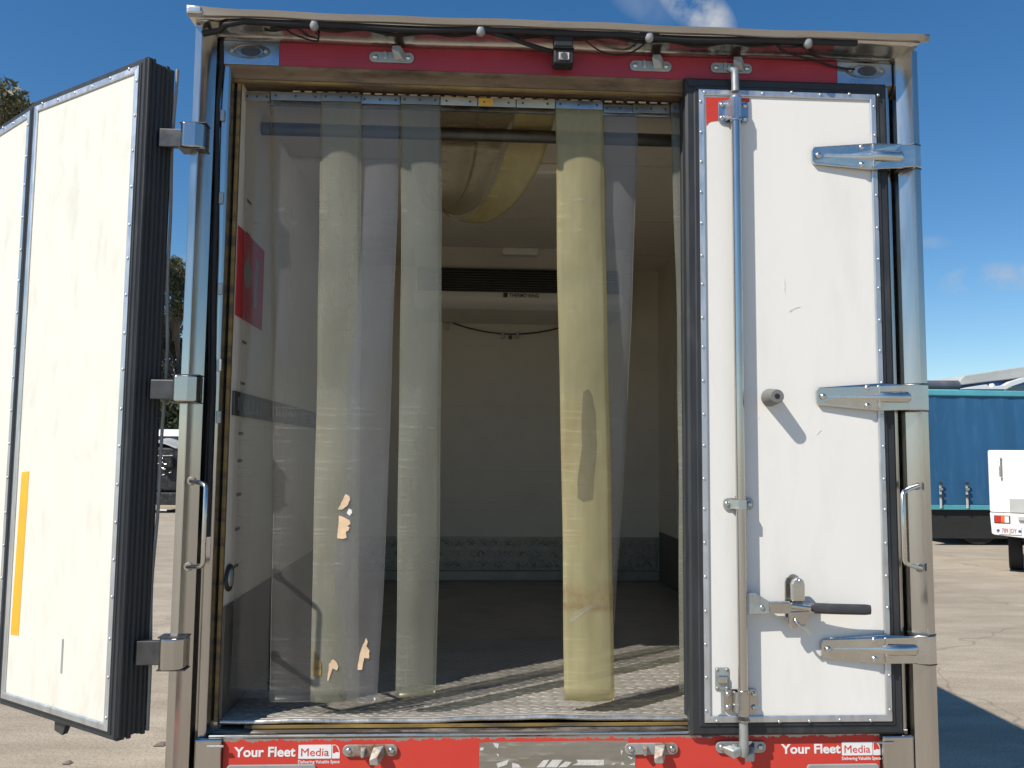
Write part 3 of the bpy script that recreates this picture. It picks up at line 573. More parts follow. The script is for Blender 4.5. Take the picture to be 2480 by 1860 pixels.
MB().tube([(p[0], p[1]+.02, p[2]-.003+.006*math.sin(p[0]*31)) for p in pts[8:-6]], .0062, 6).build('wire', 'black_plastic', lom, smooth=60)
def wire(pix, y, r=.0032, par=None, m='black_plastic'):
    P = [at(u, v, yy) for (u, v), yy in zip(pix, y if isinstance(y, (list, tuple)) else [y]*len(pix))]
    Q = []
    for i in range(len(P)-1):
        a, b, c, d = P[max(i-1, 0)], P[i], P[i+1], P[min(i+2, len(P)-1)]
        for k in range(6):
            t = k/6; Q.append(.5*((2*b)+(c-a)*t+(2*a-5*b+4*c-d)*t*t+(3*b-a-3*c+d)*t**3))
    Q.append(P[-1]); return MB().tube(Q, r, 6).build('wire', m, par, smooth=60)
wire([(1395, 86), (1412, 92), (1430, 108), (1455, 124), (1490, 133), (1520, 130), (1545, 118), (1560, 106)], [-.09, -.08, -.05, -.03, -.02, -.02, -.04, -.08], .0028, lom)
wire([(1190, 80), (1230, 90), (1280, 108), (1335, 124)], [-.09, -.085, -.06, -.05], .0075, lom)
wire([(1265, 94), (1290, 91), (1320, 92), (1345, 95)], -.07, .0024, lom)
wire([(690, 68), (705, 80), (735, 92), (760, 99), (770, 98), (771, 86), (765, 78)], [-.09, -.06, -.03, -.02, -.02, -.04, -.07], .003, lom)
wire([(640, 72), (665, 75), (690, 70), (720, 66)], [-.05, -.04, -.05, -.08], .003, lom)
wire([(1885, 108), (1895, 122), (1930, 135), (1980, 148), (2010, 158), (2040, 165), (2070, 168)], [-.09, -.06, -.04, -.02, -.014, -.012, -.010], .0038, lom)
wire([(1880, 112), (1905, 114), (1935, 114), (1952, 112)], [-.09, -.085, -.085, -.085], .003, lom)
cp = at(1366, 135, -.085)
rc = MB().box(cp.x-.034, cp.x+.034, -.085, -.03, cp.z-.026, cp.z+.026).build('reversing_camera', 'black_plastic', T, bevel=.006)
MB().box(cp.x-.036, cp.x+.034, -.092, -.028, cp.z+.024, cp.z+.028).build('camera_hood', 'black_plastic', rc, bevel=.002)
MB().box(cp.x-.034, cp.x+.030, -.094, -.05, cp.z+.0285, cp.z+.075).build('camera_bracket', 'black_plastic', rc, bevel=.004)
MB().box(cp.x-.018, cp.x+.018, -.0875, -.0851, cp.z-.015, cp.z+.012).build('lens_window', 'grey_paint', rc, bevel=.003)
MB().tube([(cp.x, -.0905, cp.z-.001), (cp.x, -.0876, cp.z-.001)], .0105, 14).build('lens', 'lens_dark', rc)
for s in (-1, 1): MB().box(cp.x+s*.0145-.002, cp.x+s*.0145+.002, -.0885, -.0876, cp.z-.011, cp.z+.009).build('light_diodes', 'white_residue', rc)
# --- left post: cable in the channel, clips, hinge blocks, grab handle
cpx = [(478+58, 100), (537, 160), (528, 250), (526, 330), (524, 450), (521, 600), (517, 750), (516, 850), (514, 1000), (508, 1150), (503, 1300)]
cP = [at(u, v, -.005) for u, v in cpx]
MB().tube([(p.x, -.006+.004*math.sin(i*2.1), p.z) for i, p in enumerate(cP)], .0075, 8).build('wire', 'black_plastic', pl, smooth=60)
MB().tube([(p.x-.014, .002+.004*math.sin(i*1.7+1), p.z) for i, p in enumerate(cP)], .005, 8).build('wire', 'black_plastic', pl, smooth=60)
for v in (280, 480, 700, 885, 1010):
    p = at(541-.012*v, v, .0); MB().box(p.x-.006, p.x+.009, -.006, .003, p.z-.019, p.z+.019).build('cable_clip', 'galvanised', pl, bevel=.002)
def grab(pix, par, ys):
    P = [at(u, v, y) for (u, v), y in zip(pix, ys)]; a, b, c, d = P
    pts = [a]+[b.lerp(a, .35), b.lerp(a, .08)+(c-b)*.012, b.lerp(c, .045)]+[b.lerp(c, .5)]+[c.lerp(b, .045), c.lerp(d, .08)+(b-c)*.012, c.lerp(d, .35)]+[d]
    gh = MB().tube(pts, .0075, 10).build('grab_handle', 'steel_bright', par, smooth=60)
    for q in (a, d): MB().tube([q+Vector((0, .012, 0)), q-Vector((0, .0, 0))], .014, 12).build('handle_foot', 'galvanised_rusty', par, bevel=.002)
grab([(463, 1165), (499, 1172), (491, 1372), (455, 1373)], pl, [-.068, -.13, -.13, -.068])
grab([(2222, 1177), (2186, 1190), (2192, 1366), (2230, 1376)], pr, [-.068, -.13, -.13, -.068])
for (u0, u1, v0, v1) in ((434, 490, 293, 358), (414, 480, 908, 973), (381, 447, 1549, 1622)):
    a, b = at(u0, v0, -.09), at(u1, v1, -.075)
    hb = MB().bar_z([(a.x, -.02), (a.x, -.075), (a.x+.012, -.088), (a.x+.05, -.086), (a.x+.075, -.074), (a.x+.079, -.02)], b.z, a.z).build('hinge_block', 'steel', pl, bevel=.004)
    MB().box(a.x-.004, a.x+.081, -.078, -.02, a.z+.0005, a.z+.004).build('hinge_washer', 'dark_steel', pl)
    MB().box(a.x-.004, a.x+.081, -.078, -.02, b.z-.004, b.z-.0005).build('hinge_washer', 'dark_steel', pl)
    MB().box(a.x-.075, a.x-.0005, -.055, -.035, b.z+.008, a.z-.012).build('hinge_leaf', 'dark_steel', pl, bevel=.003)
# --- right post hinge sockets (seams above and below each strap)
HV = ((372, 338+0, 425), (930, 0, 995), (1547, 0, 1612))
HIN = []
for (v0, _, v1) in ((347, 0, 402), (930, 0, 993), (1543, 0, 1612)):
    zt, zb_ = at(2225, v0, -.075).z, at(2225, v1, -.075).z; HIN.append((zt, zb_))
    MB().bar_z([(XR+.001, .0), (XR+.001, -.050), (XR-.004, -.057), (XR-.028, -.066), (XR-.050, -.062), (XR-.070, -.058), (XR-.070, .0)], zb_, zt).build('hinge_block', 'steel_bright', pr, bevel=.003)
    for z in (zt+.0006, zb_-.0046): MB().bar_z([(XR+.0015, .0), (XR+.0015, -.051), (XR-.030, -.0665), (XR-.070, -.03), (XR-.070, .0)], z, z+.004).build('hinge_washer', 'dark_steel', pr)

# ------------------------------------------------------------------ doors (built in the door's own frame: x along the leaf, y out of the outer face is negative)
RIV = rivet_mesh('rivet', 'aluminium_trim', .0052, .0034)
def door(xf, x0, x1, z0, z1, panel, rivet_dir, rows, label, thick=.085, trim=.020, gw=1.0):
    """panel with mitred metal trim, rivets and a rubber gasket round the edge"""
    d = MB(xf).box(x0+.0015, x1-.0015, -.004, thick, z0+.0015, z1-.0015).build('rear_door', panel, T)
    if label: d['label'] = label
    for s in range(4): MB(xf).frame(x0, x1, z0, z1, [(0, -.0045), (0, -.0085), (-trim+.004, -.010), (-trim, -.0085), (-trim, -.0045)], side=s).build('edge_trim', 'aluminium_trim', d)
    MB(xf).frame(x0, x1, z0, z1, [(.0008, -.005), (.012*gw, -.005), (.016*gw, -.001), (.036*gw, -.001), (.044*gw, .006), (.045*gw, .030), (.036*gw, .0355), (.0008, .0355)]).build('door_gasket', 'rubber', d, smooth=30)
    me = RIV if rivet_dir is None else rivet_mesh('rivet', 'aluminium_trim', .0054, .0034, rivet_dir)
    for (x, z) in rows: place('rivet', me, Vector(xf(x+random.uniform(-.0012, .0012), -.0096, z+random.uniform(-.006, .006))), d)
    return d
DY = -.024
def xr(x, y, z): return (x, DY+y, z)
dx0 = (at(1693, 215, DY-.008).x+at(1706, 1750, DY-.008).x)/2; dx1 = (at(2119, 230, DY-.008).x+at(2162, 1747, DY-.008).x)/2
dz1 = (at(1693, 215, DY-.008).z+at(2119, 230, DY-.008).z)/2; dz0 = (at(1706, 1750, DY-.008).z+at(2162, 1747, DY-.008).z)/2
rows = [(dx0+.006, dz1-.04-k*.1065) for k in range(20)]+[(dx1-.006, dz1-.04-k*.1065) for k in range(20)]+[(dx0+.02+k*.101, dz1-.006) for k in range(7)]+[(dx0+.04+k*.101, dz0+.006) for k in range(6)]
door_r = door(xr, dx0, dx1, dz0, dz1, 'white_panel', None, rows, 'closed white right door leaf with lock rod', thick=.030)
D = door_r
# layered rubber lips on the free (left) edge, and the foam core behind the leaf
for k in range(5):
    y0 = DY+.012+k*.022; MB().tube([(dx0-.027+.003*(k % 2), y0, dz0-.012), (dx0-.027+.003*(k % 2), y0, dz1+.012)], .0115, 8).build('gasket_lip', 'rubber', D, smooth=60)
MB().box(dx0-.018, dx1+.02, -.0045, .075, dz0-.0, dz1+.0).build('leaf_core', 'rubber', D)
MB().plate([(dx0-.045, dz1+.036), (dx0-.004, dz1+.034), (dx0-.004, dz1+.010), (dx0-.030, dz1+.010)], -.030, -.006).build('gasket_corner', 'rubber', D)
MB().plate([(dx0-.010, dz0-.034), (dx0+.05, dz0-.036), (dx0+.05, dz0-.046), (dx0-.004, dz0-.050)], -.020, -.006).build('gasket_corner', 'rubber', D)
# torn red patch in the upper corner
yf = DY-.0042
def dpt(u, v, y=yf): p = at(u, v, y); return (p.x, p.z)
MB().plate([dpt(*p) for p in ((1710, 236), (1815, 238), (1815, 246), (1738, 292), (1722, 294), (1716, 297), (1711, 304))], yf-.0012, yf).build('red_patch', 'red_film', D)
# scuffs on the panel
for poly in ([(1910, 754), (1914, 748), (1926, 744), (1938, 742), (1938, 744), (1924, 748), (1914, 756)], [(1977, 1052), (1984, 1043), (1990, 1042), (1980, 1052)], [(1836, 1010), (1838, 1009), (1839, 1014), (1837, 1015)], [(1898, 690), (1900, 672), (1902, 690), (1901, 715)], [(1966, 345), (1972, 356), (1974, 362), (1970, 360)]):
    MB().plate([dpt(*q) for q in poly], yf-.0006, yf).build('scuff_mark', 'scuff_grey', D)
# lock rod
rx = at(1790, 900, DY-.035).x; ry = DY-.034; rr = .0155
zc = lambda u, v: at(u, v, ry).z
rod = MB().tube([(rx, ry, zc(1790, 275)), (rx, ry, zc(1800, 1690))], rr, 18).build('lock_rod', 'steel', D, smooth=60)
MB().tube([(rx, ry, zc(1785, 222)), (rx, ry, zc(1785, 190)), (rx-.001, ry+.002, zc(1785, 172)), (rx-.020, ry+.006, zc(1775, 163))], [.0135, .013, .0145, .013], 14).build('rod_end', 'galvanised', D, smooth=50)
MB().tube([(rx, ry, zc(1805, 1745)), (rx, ry, zc(1805, 1795)), (rx, ry+.002, zc(1805, 1812)), (rx-.002, ry+.008, zc(1805, 1830))], [.0145, .0145, .0165, .016], 14).build('rod_end', 'galvanised', D, smooth=50)
cz = zc(1800, 1812)
MB().rings([[(rx-.045, ry+.004, cz+.010), (rx-.010, ry-.010, cz+.006), (rx-.012, ry-.010, cz-.020), (rx-.040, ry+.004, cz-.012)], [(rx-.070, ry+.012, cz+.002), (rx-.040, ry-.016, cz-.004), (rx-.036, ry-.014, cz-.030), (rx-.058, ry+.012, cz-.022)]], cap=True).build('rod_cam', 'galvanised', D, bevel=.003)
def rod_bracket(v0, v1, wx, m, bolts=2, sleeve=True, name='rod_bracket'):
    zt, zb2 = zc(1790, v0), zc(1800, v1); zm = (zt+zb2)/2
    MB().plate(rrect(rx-wx, rx+wx, zb2, zt, min(.014, (zt-zb2)*.45)), DY-.0105, DY-.0046).build(name, m, D, bevel=.0015)
    MB().rings([[(rx+px, y, z) for px, y in ((-.030, DY-.0106), (-.0215, DY-.030), (-.012, DY-.0525), (.012, DY-.0525), (.0215, DY-.030), (.030, DY-.0106))] for z in (zb2+.004, zt-.004)], closed=False).build('bracket_strap', m, D, smooth=25)
    for sx in (-1, 1):
        for z in ([zt-.016, zb2+.016] if bolts == 2 else [zm]): MB().dome((rx+sx*(wx-.013), DY-.0106, z), .0095, .0065, 12).build('bolt_head', 'steel_bright', D, smooth=60)
    if sleeve: MB().tube([(rx, ry, zt+.004), (rx, ry, zb2-.003)], rr+.0035, 18).build('rod_sleeve', m, D, bevel=.0015, smooth=50)
rod_bracket(237, 292, .052, 'plate_blue'); rod_bracket(1207, 1236, .050, 'galvanised', 1, False); rod_bracket(1674, 1731, .055, 'steel')
MB().tube([(rx, ry, zc(1800, 1742)), (rx, ry, zc(1800, 1746))], .0205, 16).build('rod_collar', 'steel', D, bevel=.001)
p = dpt(1779, 1203); MB().plate([(p[0], p[1]), (p[0]+.008, p[1]+.006), (p[0]+.010, p[1]-.004)], DY-.0058, DY-.0046).build('red_patch', 'red_film', D)
# lever assembly
yl = DY-.034
def hp(u, v, y=yl): q = at(u, v, y); return (q.x, q.z)
arm = [hp(*q) for q in ((1808, 1436), (1829, 1436), (1862, 1456), (1912, 1456), (1912, 1484), (1808, 1488))]
MB().plate(arm, yl-.003, yl+.003).build('lever_plate', 'galvanised', D, bevel=.0012)
q = hp(1845, 1471); MB().dome((q[0], yl-.0031, q[1]), .008, .005).build('bolt_head', 'steel_bright', D, smooth=60)
MB().plate([hp(*q) for q in ((1862, 1457), (1968, 1459), (1968, 1484), (1862, 1484))], yl-.016, yl-.004).build('lever_bar', 'steel', D, bevel=.002)
a, b = hp(1958, 1471), hp(2101, 1474)
n = 12; rings = []
for k in range(n+1):
    t = k/n; x = a[0]+(b[0]-a[0])*t; z = a[1]+(b[1]-a[1])*t-.0; yy = yl-.010-.010*math.sin(min(1, t*1.6)*math.pi/2); hz = .0170 if 0 < k < n else .0150
    rings.append([(x, yy+.007*math.sin(g2), z+hz*math.cos(g2)) for g2 in [2*math.pi*j/14 for j in range(14)]])
MB().rings(rings, cap=True).build('lever_grip', 'grip_rubber', D, smooth=50)
# latch the lever drops into
lp = [hp(*q) for q in ((1908, 1500), (1908, 1412), (1911, 1403), (1920, 1395), (1930, 1393), (1940, 1398), (1946, 1408), (1948, 1420), (1950, 1500))]
MB().plate(lp, DY-.010, DY-.0046).build('latch_plate', 'steel', D, bevel=.002)
lp = [hp(*q) for q in ((1913, 1455), (1912, 1412), (1916, 1403), (1924, 1398), (1934, 1398), (1942, 1405), (1944, 1415), (1944, 1455))]
MB().plate(lp, yl-.022, yl-.002).build('latch_tongue', 'steel_bright', D, bevel=.006, seg=3)
q = hp(1931, 1405); MB().dome((q[0], yl-.0225, q[1]), .007, .004).build('bolt_head', 'steel_bright', D, smooth=60)
a, b = hp(1908, 1462), hp(1955, 1471)
MB().tube([(a[0], yl-.022, a[1]-.002), (b[0], yl-.024, b[1]+.002)], .009, 12).build('latch_roll', 'steel_bright', D, smooth=50)
lp = [hp(*q) for q in ((1907, 1478), (1956, 1476), (1955, 1495), (1948, 1512), (1930, 1514), (1914, 1522), (1906, 1508))]
MB().plate(lp, yl-.018, yl-.006).build('latch_hook', 'steel', D, bevel=.004)
pts = [at(1925, 1500, yl-.02), at(1930, 1508, yl-.03), at(1940, 1517, yl-.032), at(1950, 1520, yl-.028), at(1962, 1534, yl-.02)]
MB().tube(pts, .0045, 8).build('safety_pin', 'steel_bright', D, smooth=60)
# strap hinges
for i, (uL, uB, vm) in enumerate(((1966, 2111, 377), (1977, 2125, 962), (1989, 2143, 1577))):
    zt, zb2 = HIN[i]; zm = (zt+zb2)/2; xa = at(uL, vm, DY-.012).x; xb = at(uB, vm, DY-.02).x; h0 = .030; h1 = .046; y0, y1 = DY-.016, DY-.0105
    xw = XR-.068
    out = [(xa+.008, zm-h0), (xb, zm-h1), (xw, zm-h1+.004), (xw, zm+h1-.004), (xb, zm+h1), (xa+.008, zm+h0), (xa, zm+h0-.010), (xa, zm-h0+.010)]
    m = MB(); n = len(out)
    def yy(x, base): return base-(.008 if x > xa+.03 else 0)-(.012 if x > xb+.01 else 0)
    m.add([(p_, yy(p_, y0), q_) for p_, q_ in out]+[(p_, yy(p_, y1)+.004, q_) for p_, q_ in out], [tuple(range(n)), tuple(reversed(range(n, 2*n)))]+[(k, n+k, n+(k+1) % n, (k+1) % n) for k in range(n)])
    hs = m.build('strap_hinge', 'steel_bright', D, bevel=.002)
    rg = []
    for x, w_, h_ in ((xa+.034, .004, .001), (xa+.042, .011, .006), (xb-.012, .0155, .009), (xb+.004, .017, .011), (xw-.008, .019, .012), (xw+.004, .012, .003)):
        t_ = (x-xa-.03)/(xb-xa-.03); yb = y0-.001-(.0075*max(0, min(1, t_))); yb -= .012 if x > xb else 0
        rg.append([(x, yb+.004-h_*math.sin(math.pi*k/8)-.004*(k in (0, 8))*0, zm+w_*math.cos(math.pi*k/8)) for k in range(9)])
    m = MB(); m.rings(rg, closed=False); m.build('hinge_rib', 'steel_bright', D, smooth=50)
    for (bx, bz) in ((xa+.020, 0), (xb-.036, .030), (xb-.036, -.030)):
        MB().dome((bx, y0-.004-(.003 if bz else 0), zm+bz), .0105, .0075, 12).build('bolt_head', 'steel_bright', D, smooth=60)
    MB().box(xb-.004, xb+.004, y0-.021, y0-.006, zm-h1+.006, zm+h1-.006).build('hinge_fold', 'steel_bright', D, bevel=.003)
# rubber buffer, small hasp
bc = at(1864, 963, DY-.005)
MB().tube([(bc.x, DY-.004, bc.z), (bc.x, DY-.074, bc.z)], [.030, .0225], 26).build('buffer', 'buffer_rubber', D, bevel=.002, smooth=50)
MB().tube([(bc.x, DY-.0745, bc.z), (bc.x, DY-.0741, bc.z)], .009, 14).build('buffer_hole', 'black_plastic', D)
a, b = dpt(1731, 1616), dpt(1765, 1671)
MB().plate(rrect(a[0], b[0], b[1], a[1], .004), DY-.0075, DY-.0046).build('hasp', 'galvanised', D, bevel=.001)
MB().box(a[0]+.006, b[0]-.004, DY-.016, DY-.0076, (a[1]+b[1])/2-.012, (a[1]+b[1])/2+.012).build('hasp_loop', 'steel_bright', D, bevel=.004)
for x in (a[0]+.007, b[0]-.007):
    for z in (a[1]-.007, b[1]+.007): MB().dome((x, DY-.0076, z), .005, .003).build('screw', 'galvanised', D, smooth=60)
a, b = dpt(1745, 1671), dpt(1753, 1730); MB().plate([(a[0], a[1]), (b[0], a[1]), (b[0]+.002, b[1]+.004), (b[0]+.012, b[1]-.002), (a[0]-.010, b[1]-.002), (a[0]+.001, b[1]+.004)], DY-.0066, DY-.0046).build('hasp_stem', 'galvanised', D)

# left leaf and middle leaf, folded back beside the truck (inner faces towards us)
def leaf_frame(p0, p1):
    a = Vector((p1.x-p0.x, p1.y-p0.y, 0)).normalized(); nrm = Vector((a.y, -a.x, 0))
    if nrm.y > 0: nrm = -nrm
    return (lambda x, y, z: (p0.x+a.x*x-nrm.x*y, p0.y+a.y*x-nrm.y*y, z)), nrm
k_ = 1.1211
pTR, pTL = at_z(305*k_, 143*k_, dz1), at_z(80*k_, 232*k_, dz1)
xf1, n1 = leaf_frame(pTR, pTL); W1 = (pTL-pTR).length
rows = [(.008, dz1-.05-k*.118) for k in range(18)]+[(.05+k*.105, dz1-.007) for k in range(6)]
d1 = door(xf1, 0, W1, dz0, dz1, 'white_panel_worn', tuple(n1), rows, 'left door leaf swung right back, smudged white inner face with yellow strip', thick=.10, trim=.022, gw=.62)
for k in range(6):
    y0 = .012+k*.0165; x_ = -.026+.002*(k % 2); MB(xf1).tube([(x_, y0, dz0-.016-.006*(k % 3)), (x_, y0, dz1+.016+.007*((k+1) % 3)-.002*k)], .0078, 8).build('gasket_lip', 'rubber', d1, smooth=60)
MB(xf1).box(-.028, .03, .004, .104, dz0-.02, dz1+.018).build('leaf_edge', 'rubber', d1)
wob = [( -.034+.006*math.sin(z*5.1)+.004*math.sin(z*13), .108+.004*math.sin(z*3.3), z) for z in np.linspace(dz0-.02, dz1+.02, 40)]
MB(xf1).tube(wob, .0055, 6).build('edge_bead', 'grey_paint', d1, smooth=60)
zt_ = at_z
def on1(u, v):
    r = ray(u, v); c = Vector(xf1(0, 0, 0)); t = ((c-CAM).dot(n1))/r.dot(n1); q = CAM+r*t; return (Vector((q.x-pTR.x, q.y-pTR.y, 0)).length, q.z)
ty = [on1(u*k_, v*k_) for u, v in ((50, 1020), (66, 1018), (43, 1372), (26, 1370))]
MB(xf1).plate([(min(x, W1-.024), z) for x, z in ty], -.0052, -.0041).build('tape_strip', 'yellow_tape', d1)
s0, s1 = on1(139*k_, 1380*k_), on1(139*k_, 1455*k_); MB(xf1).box(s0[0]-.005, s0[0]+.005, -.0048, -.0041, s1[1], s0[1]).build('scratch_mark', 'grey_paint', d1)
b_ = on1(118*k_, 1572*k_); MB(xf1).rings([[(b_[0]-.03, .02, dz0-.03), (b_[0]+.04, .02, dz0-.03), (b_[0]+.03, .05, dz0-.03), (b_[0]-.02, .05, dz0-.03)], [(b_[0]-.02, .015, dz0-.07), (b_[0]+.03, .015, dz0-.062), (b_[0]+.02, .04, dz0-.062), (b_[0]-.01, .04, dz0-.07)]], cap=True).build('rod_cam', 'dark_steel', d1, bevel=.003)
t_ = on1(203, 205); MB(xf1).rings([[(t_[0]-.02, .05, dz1+.028), (t_[0]+.03, .05, dz1+.028), (t_[0]+.03, .09, dz1+.028), (t_[0]-.02, .09, dz1+.028)], [(t_[0]-.01, .055, dz1+.060), (t_[0]+.045, .055, dz1+.066), (t_[0]+.045, .08, dz1+.066), (t_[0]-.01, .08, dz1+.060)]], cap=True).build('rod_cam', 'red_film_dull', d1, bevel=.003)
pM, pE = at_z(70*k_, 240*k_, dz1), at_z(0, 285*k_, dz1)
xf2, n2 = leaf_frame(pM, pE)
rows2 = [(.008, dz1-.05-k*.118) for k in range(18)]+[(.05+k*.105, dz1-.007) for k in range(6)]
d2 = door(xf2, 0, W1, dz0, dz1, 'white_panel_worn', tuple(n2), rows2, 'middle door leaf folded behind the left leaf, cut off by the left picture edge', thick=.10, trim=.022, gw=.62)

# --- strip-curtain rail with hinge knuckles, bar behind it
YS = .10
ra = MB().box(-.71, IRX-.01, .118, .1285, 3.205, 3.2545).build('curtain_rail', 'steel_dirty', T)
xk = -.62
while xk < 1.0:
    MB().tube([(xk, .104, 3.2505), (xk+.026, .104, 3.2505)], .0055, 8).build('hinge_knuckle', 'steel_dirty', ra)
    xk += .0405
bp_ = at(1200, 328, .34)
MB().tube([(ILX+.004, .34, bp_.z), (IRX-.004, .34, bp_.z)], .024, 16).build('cross_bar', 'dark_steel', T, smooth=60)

# ================================================================== the hanging PVC strips (each one a thing of its own)
GRP = 'PVC strips hanging in the truck doorway'
SCREW = rivet_mesh('screw', 'dark_steel', .0042, .0025)
def sheet_obj(mb, m, edge, parent, thick=.0028):
    o = mb.build('strip_sheet', m, parent, smooth=70, mats=[m, edge]); s = o.modifiers.new('solid', 'SOLIDIFY'); s.thickness = thick; s.offset = 0; s.use_rim = True; s.material_offset_rim = 1
    return o
def clamp(root, u0, u1, m, y=YS-.004, nscr=3, half=None):
    a, b = at(u0+1, 240, y), at(u1-1, 240, y); z1_ = 3.243; z0_ = 3.213
    MB().box(a.x, b.x, y-.004, y, z0_, z1_).build('clamp_plate', m, root, bevel=.0008)
    if half: MB().box(a.x+.003, a.x+(b.x-a.x)*.4, y-.0052, y-.0042, z0_+.002, z1_-.002).build('plate_patch', half, root)
    for k in range(nscr): place('screw', SCREW, Vector((a.x+(b.x-a.x)*((k+.25)/(nscr-.45)), y-.0041, (z0_+z1_)/2)), root)
def strip(label, top, bot, vbl, vbr, m, edge, plate, y=YS, bulge=.018, lean=0.0, phase=0.0, half=None, mid=None, wave=.005):
    """top, bot = left and right picture columns at the clamp and at the free end"""
    aT, bT = at(top[0], 240, y), at(top[1], 240, y); aB, bB = at(bot[0], vbl, y+lean), at(bot[1], vbr, y+lean)
    root = empty('curtain_strip', ((aT.x+bT.x)/2, y, 3.24)); tag(root, label, 'curtain strip', GRP)
    z1_ = 3.24; nv = 46
    def fn(s, t):
        a = aT.lerp(aB, t); b = bT.lerp(bB, t)
        if mid: a = Vector(a); a.x += mid[0]*math.sin(math.pi*t); b = Vector(b); b.x += mid[1]*math.sin(math.pi*t)
        x = a.x+(b.x-a.x)*s+.0016*math.sin(8.3*t+phase*2+s)*min(1, t*5)+.0008*math.sin(21*t+phase*5+2.5*s)*min(1, t*5); zb = aB.z+(bB.z-aB.z)*s; z = z1_+(zb-z1_)*t
        grow = min(1, t*9); bl = bulge*grow*(1-(2*s-1)**2)*(1+.25*math.sin(3.1*t+phase)); wv = wave*grow*math.sin(7*t+phase)*math.cos(2.4*s+phase)+.003*grow*math.sin(17*t+2*phase)*math.sin(3*s+t*4)
        return (x, y+lean*t-bl+wv+.004*grow, z)
    sheet_obj(MB().grid(fn, 10, nv), m, edge, root)
    clamp(root, top[0], top[1], plate, y-.004, half=half)
    return root, fn
c = lambda d: d*k_
strip('thin clear PVC strip nearest the left jamb, in front of the red wall sign', (592, 655), (553, 650), 1694, 1690, 'pvc_clear', 'pvc_hazy', 'plate_grey', y=.112, bulge=.006, phase=.4, mid=(.014, .012))
strip('clear PVC strip second from the left jamb, with a pale overlapping edge', (655, 780), (653, 782), 1701, 1696, 'pvc_clear', 'pvc_edge', 'plate_grey', bulge=.006, phase=1.1, mid=(.01, .0))
s2, f2 = strip('milky yellowish PVC strip with scuffed bands and small patches near its end', (778, 875), (753, 868), 1700, 1700, 'pvc_milky', 'pvc_edge', 'plate_grey', y=.094, bulge=.011, phase=2.0)
s3, f3 = strip('hazy PVC strip slanting left, partly over the milky strip, with tan patches', (873, 970), (781, 914), 1699, 1699, 'pvc_hazy', 'pvc_edge', 'plate_blue', y=.106, bulge=.008, lean=-.02, phase=.2, mid=(-.004, .006))
s4, f4 = strip('greenish translucent PVC strip just left of the open gap', (970, 1066), (957, 1054), 1691, 1678, 'pvc_green', 'pvc_edge', 'plate_grey', y=.098, bulge=.012, phase=3.0, mid=(.006, .012))
s5, f5 = strip('wide yellowed PVC strip just right of the open gap with grey smear', (1345, 1460), (1368, 1489), 1697, 1696, 'pvc_yellow', 'pvc_edge_amber', 'plate_blue', y=.096, bulge=.013, phase=1.0)
s6, f6 = strip('hazy PVC strip tucked behind the wide yellowed strip', (1460, 1546), (1385, 1484), 1640, 1560, 'pvc_hazy', 'pvc_edge', 'plate_blue', y=.118, bulge=.006, phase=.7, lean=.05, mid=(.004, .012))
s7, f7 = strip('pale PVC strip beside the closed right door leaf', (1624, 1716), (1644, 1736), 1675, 1675, 'pvc_green', 'pvc_edge', 'plate_blue', y=.100, bulge=.012, phase=2.6, mid=(.012, .01))
clamp(s6, 1532, 1622, 'plate_grey', .108)
# thin peach, white and yellow patches on the strips, grey smear on the yellowed one
def surf_y(fn, x, z):
    lo_, hi_ = 0.0, 1.0
    for _ in range(24):
        t = (lo_+hi_)/2
        if fn(.5, t)[2] > z: lo_ = t
        else: hi_ = t
    t = (lo_+hi_)/2; xa, xb = fn(0, t)[0], fn(1, t)[0]; return fn(max(0, min(1, (x-xa)/(xb-xa))), t)[1]
def stick(name, m, root, pix, y, fn=None, off=.0030, th=.0008):
    """thin patch or smear lying on the curved strip"""
    P = []
    for i in range(len(pix)):
        (u0, v0), (u1, v1) = pix[i], pix[(i+1) % len(pix)]
        for k in range(3):
            j = random.uniform(-1.2, 1.2) if k else 0; P.append(at(u0+(u1-u0)*k/3+j, v0+(v1-v0)*k/3+j*.6, y))
    n = len(P); cx = sum(p.x for p in P)/n; cz_ = sum(p.z for p in P)/n
    Q = [(cx, cz_)]+[(p.x, p.z) for p in P]
    F = [(q[0], min(surf_y(f_, *q) for f_ in (fn if isinstance(fn, tuple) else (fn,)))-off, q[1]) for q in Q]
    me_ = MB().add(F, [(0, 1+i, 1+(i+1) % n) for i in range(n)]).build(name, m, root)
    if th: md_ = me_.modifiers.new('solid', 'SOLIDIFY'); md_.thickness = th; md_.offset = 0
    return me_
z5 = lambda x, y: (500+x*.42194, 1100+y*.42194)
ysc = .066
for m_, poly in (('strip_patch', [(800, 228), (820, 240), (826, 262), (805, 300), (775, 318), (755, 318), (775, 275)]), ('patch_white', [(818, 312), (832, 318), (836, 340), (820, 352), (806, 338)]),
                 ('strip_patch', [(760, 352), (790, 362), (822, 378), (826, 400), (796, 408), (824, 420), (816, 438), (800, 446), (806, 480), (780, 486), (750, 482)]),
                 ('strip_patch', [(918, 1052), (926, 1078), (910, 1100), (925, 1108), (938, 1128), (932, 1172), (905, 1168), (900, 1200), (894, 1236), (868, 1236), (878, 1160), (900, 1090)]),
                 ('strip_patch', [(728, 1175), (745, 1190), (758, 1215), (750, 1240), (738, 1216), (716, 1200), (712, 1240), (700, 1300), (694, 1296), (704, 1200)]) ):
    stick('strip_patch', m_, s3, [z5(*q) for q in poly], .085, (f2, f3))
stick('strip_patch', 'yellow_seal', s2, [z5(*q) for q in ((612, 1130), (640, 1160), (660, 1200), (658, 1268), (608, 1272))], .085, f2)

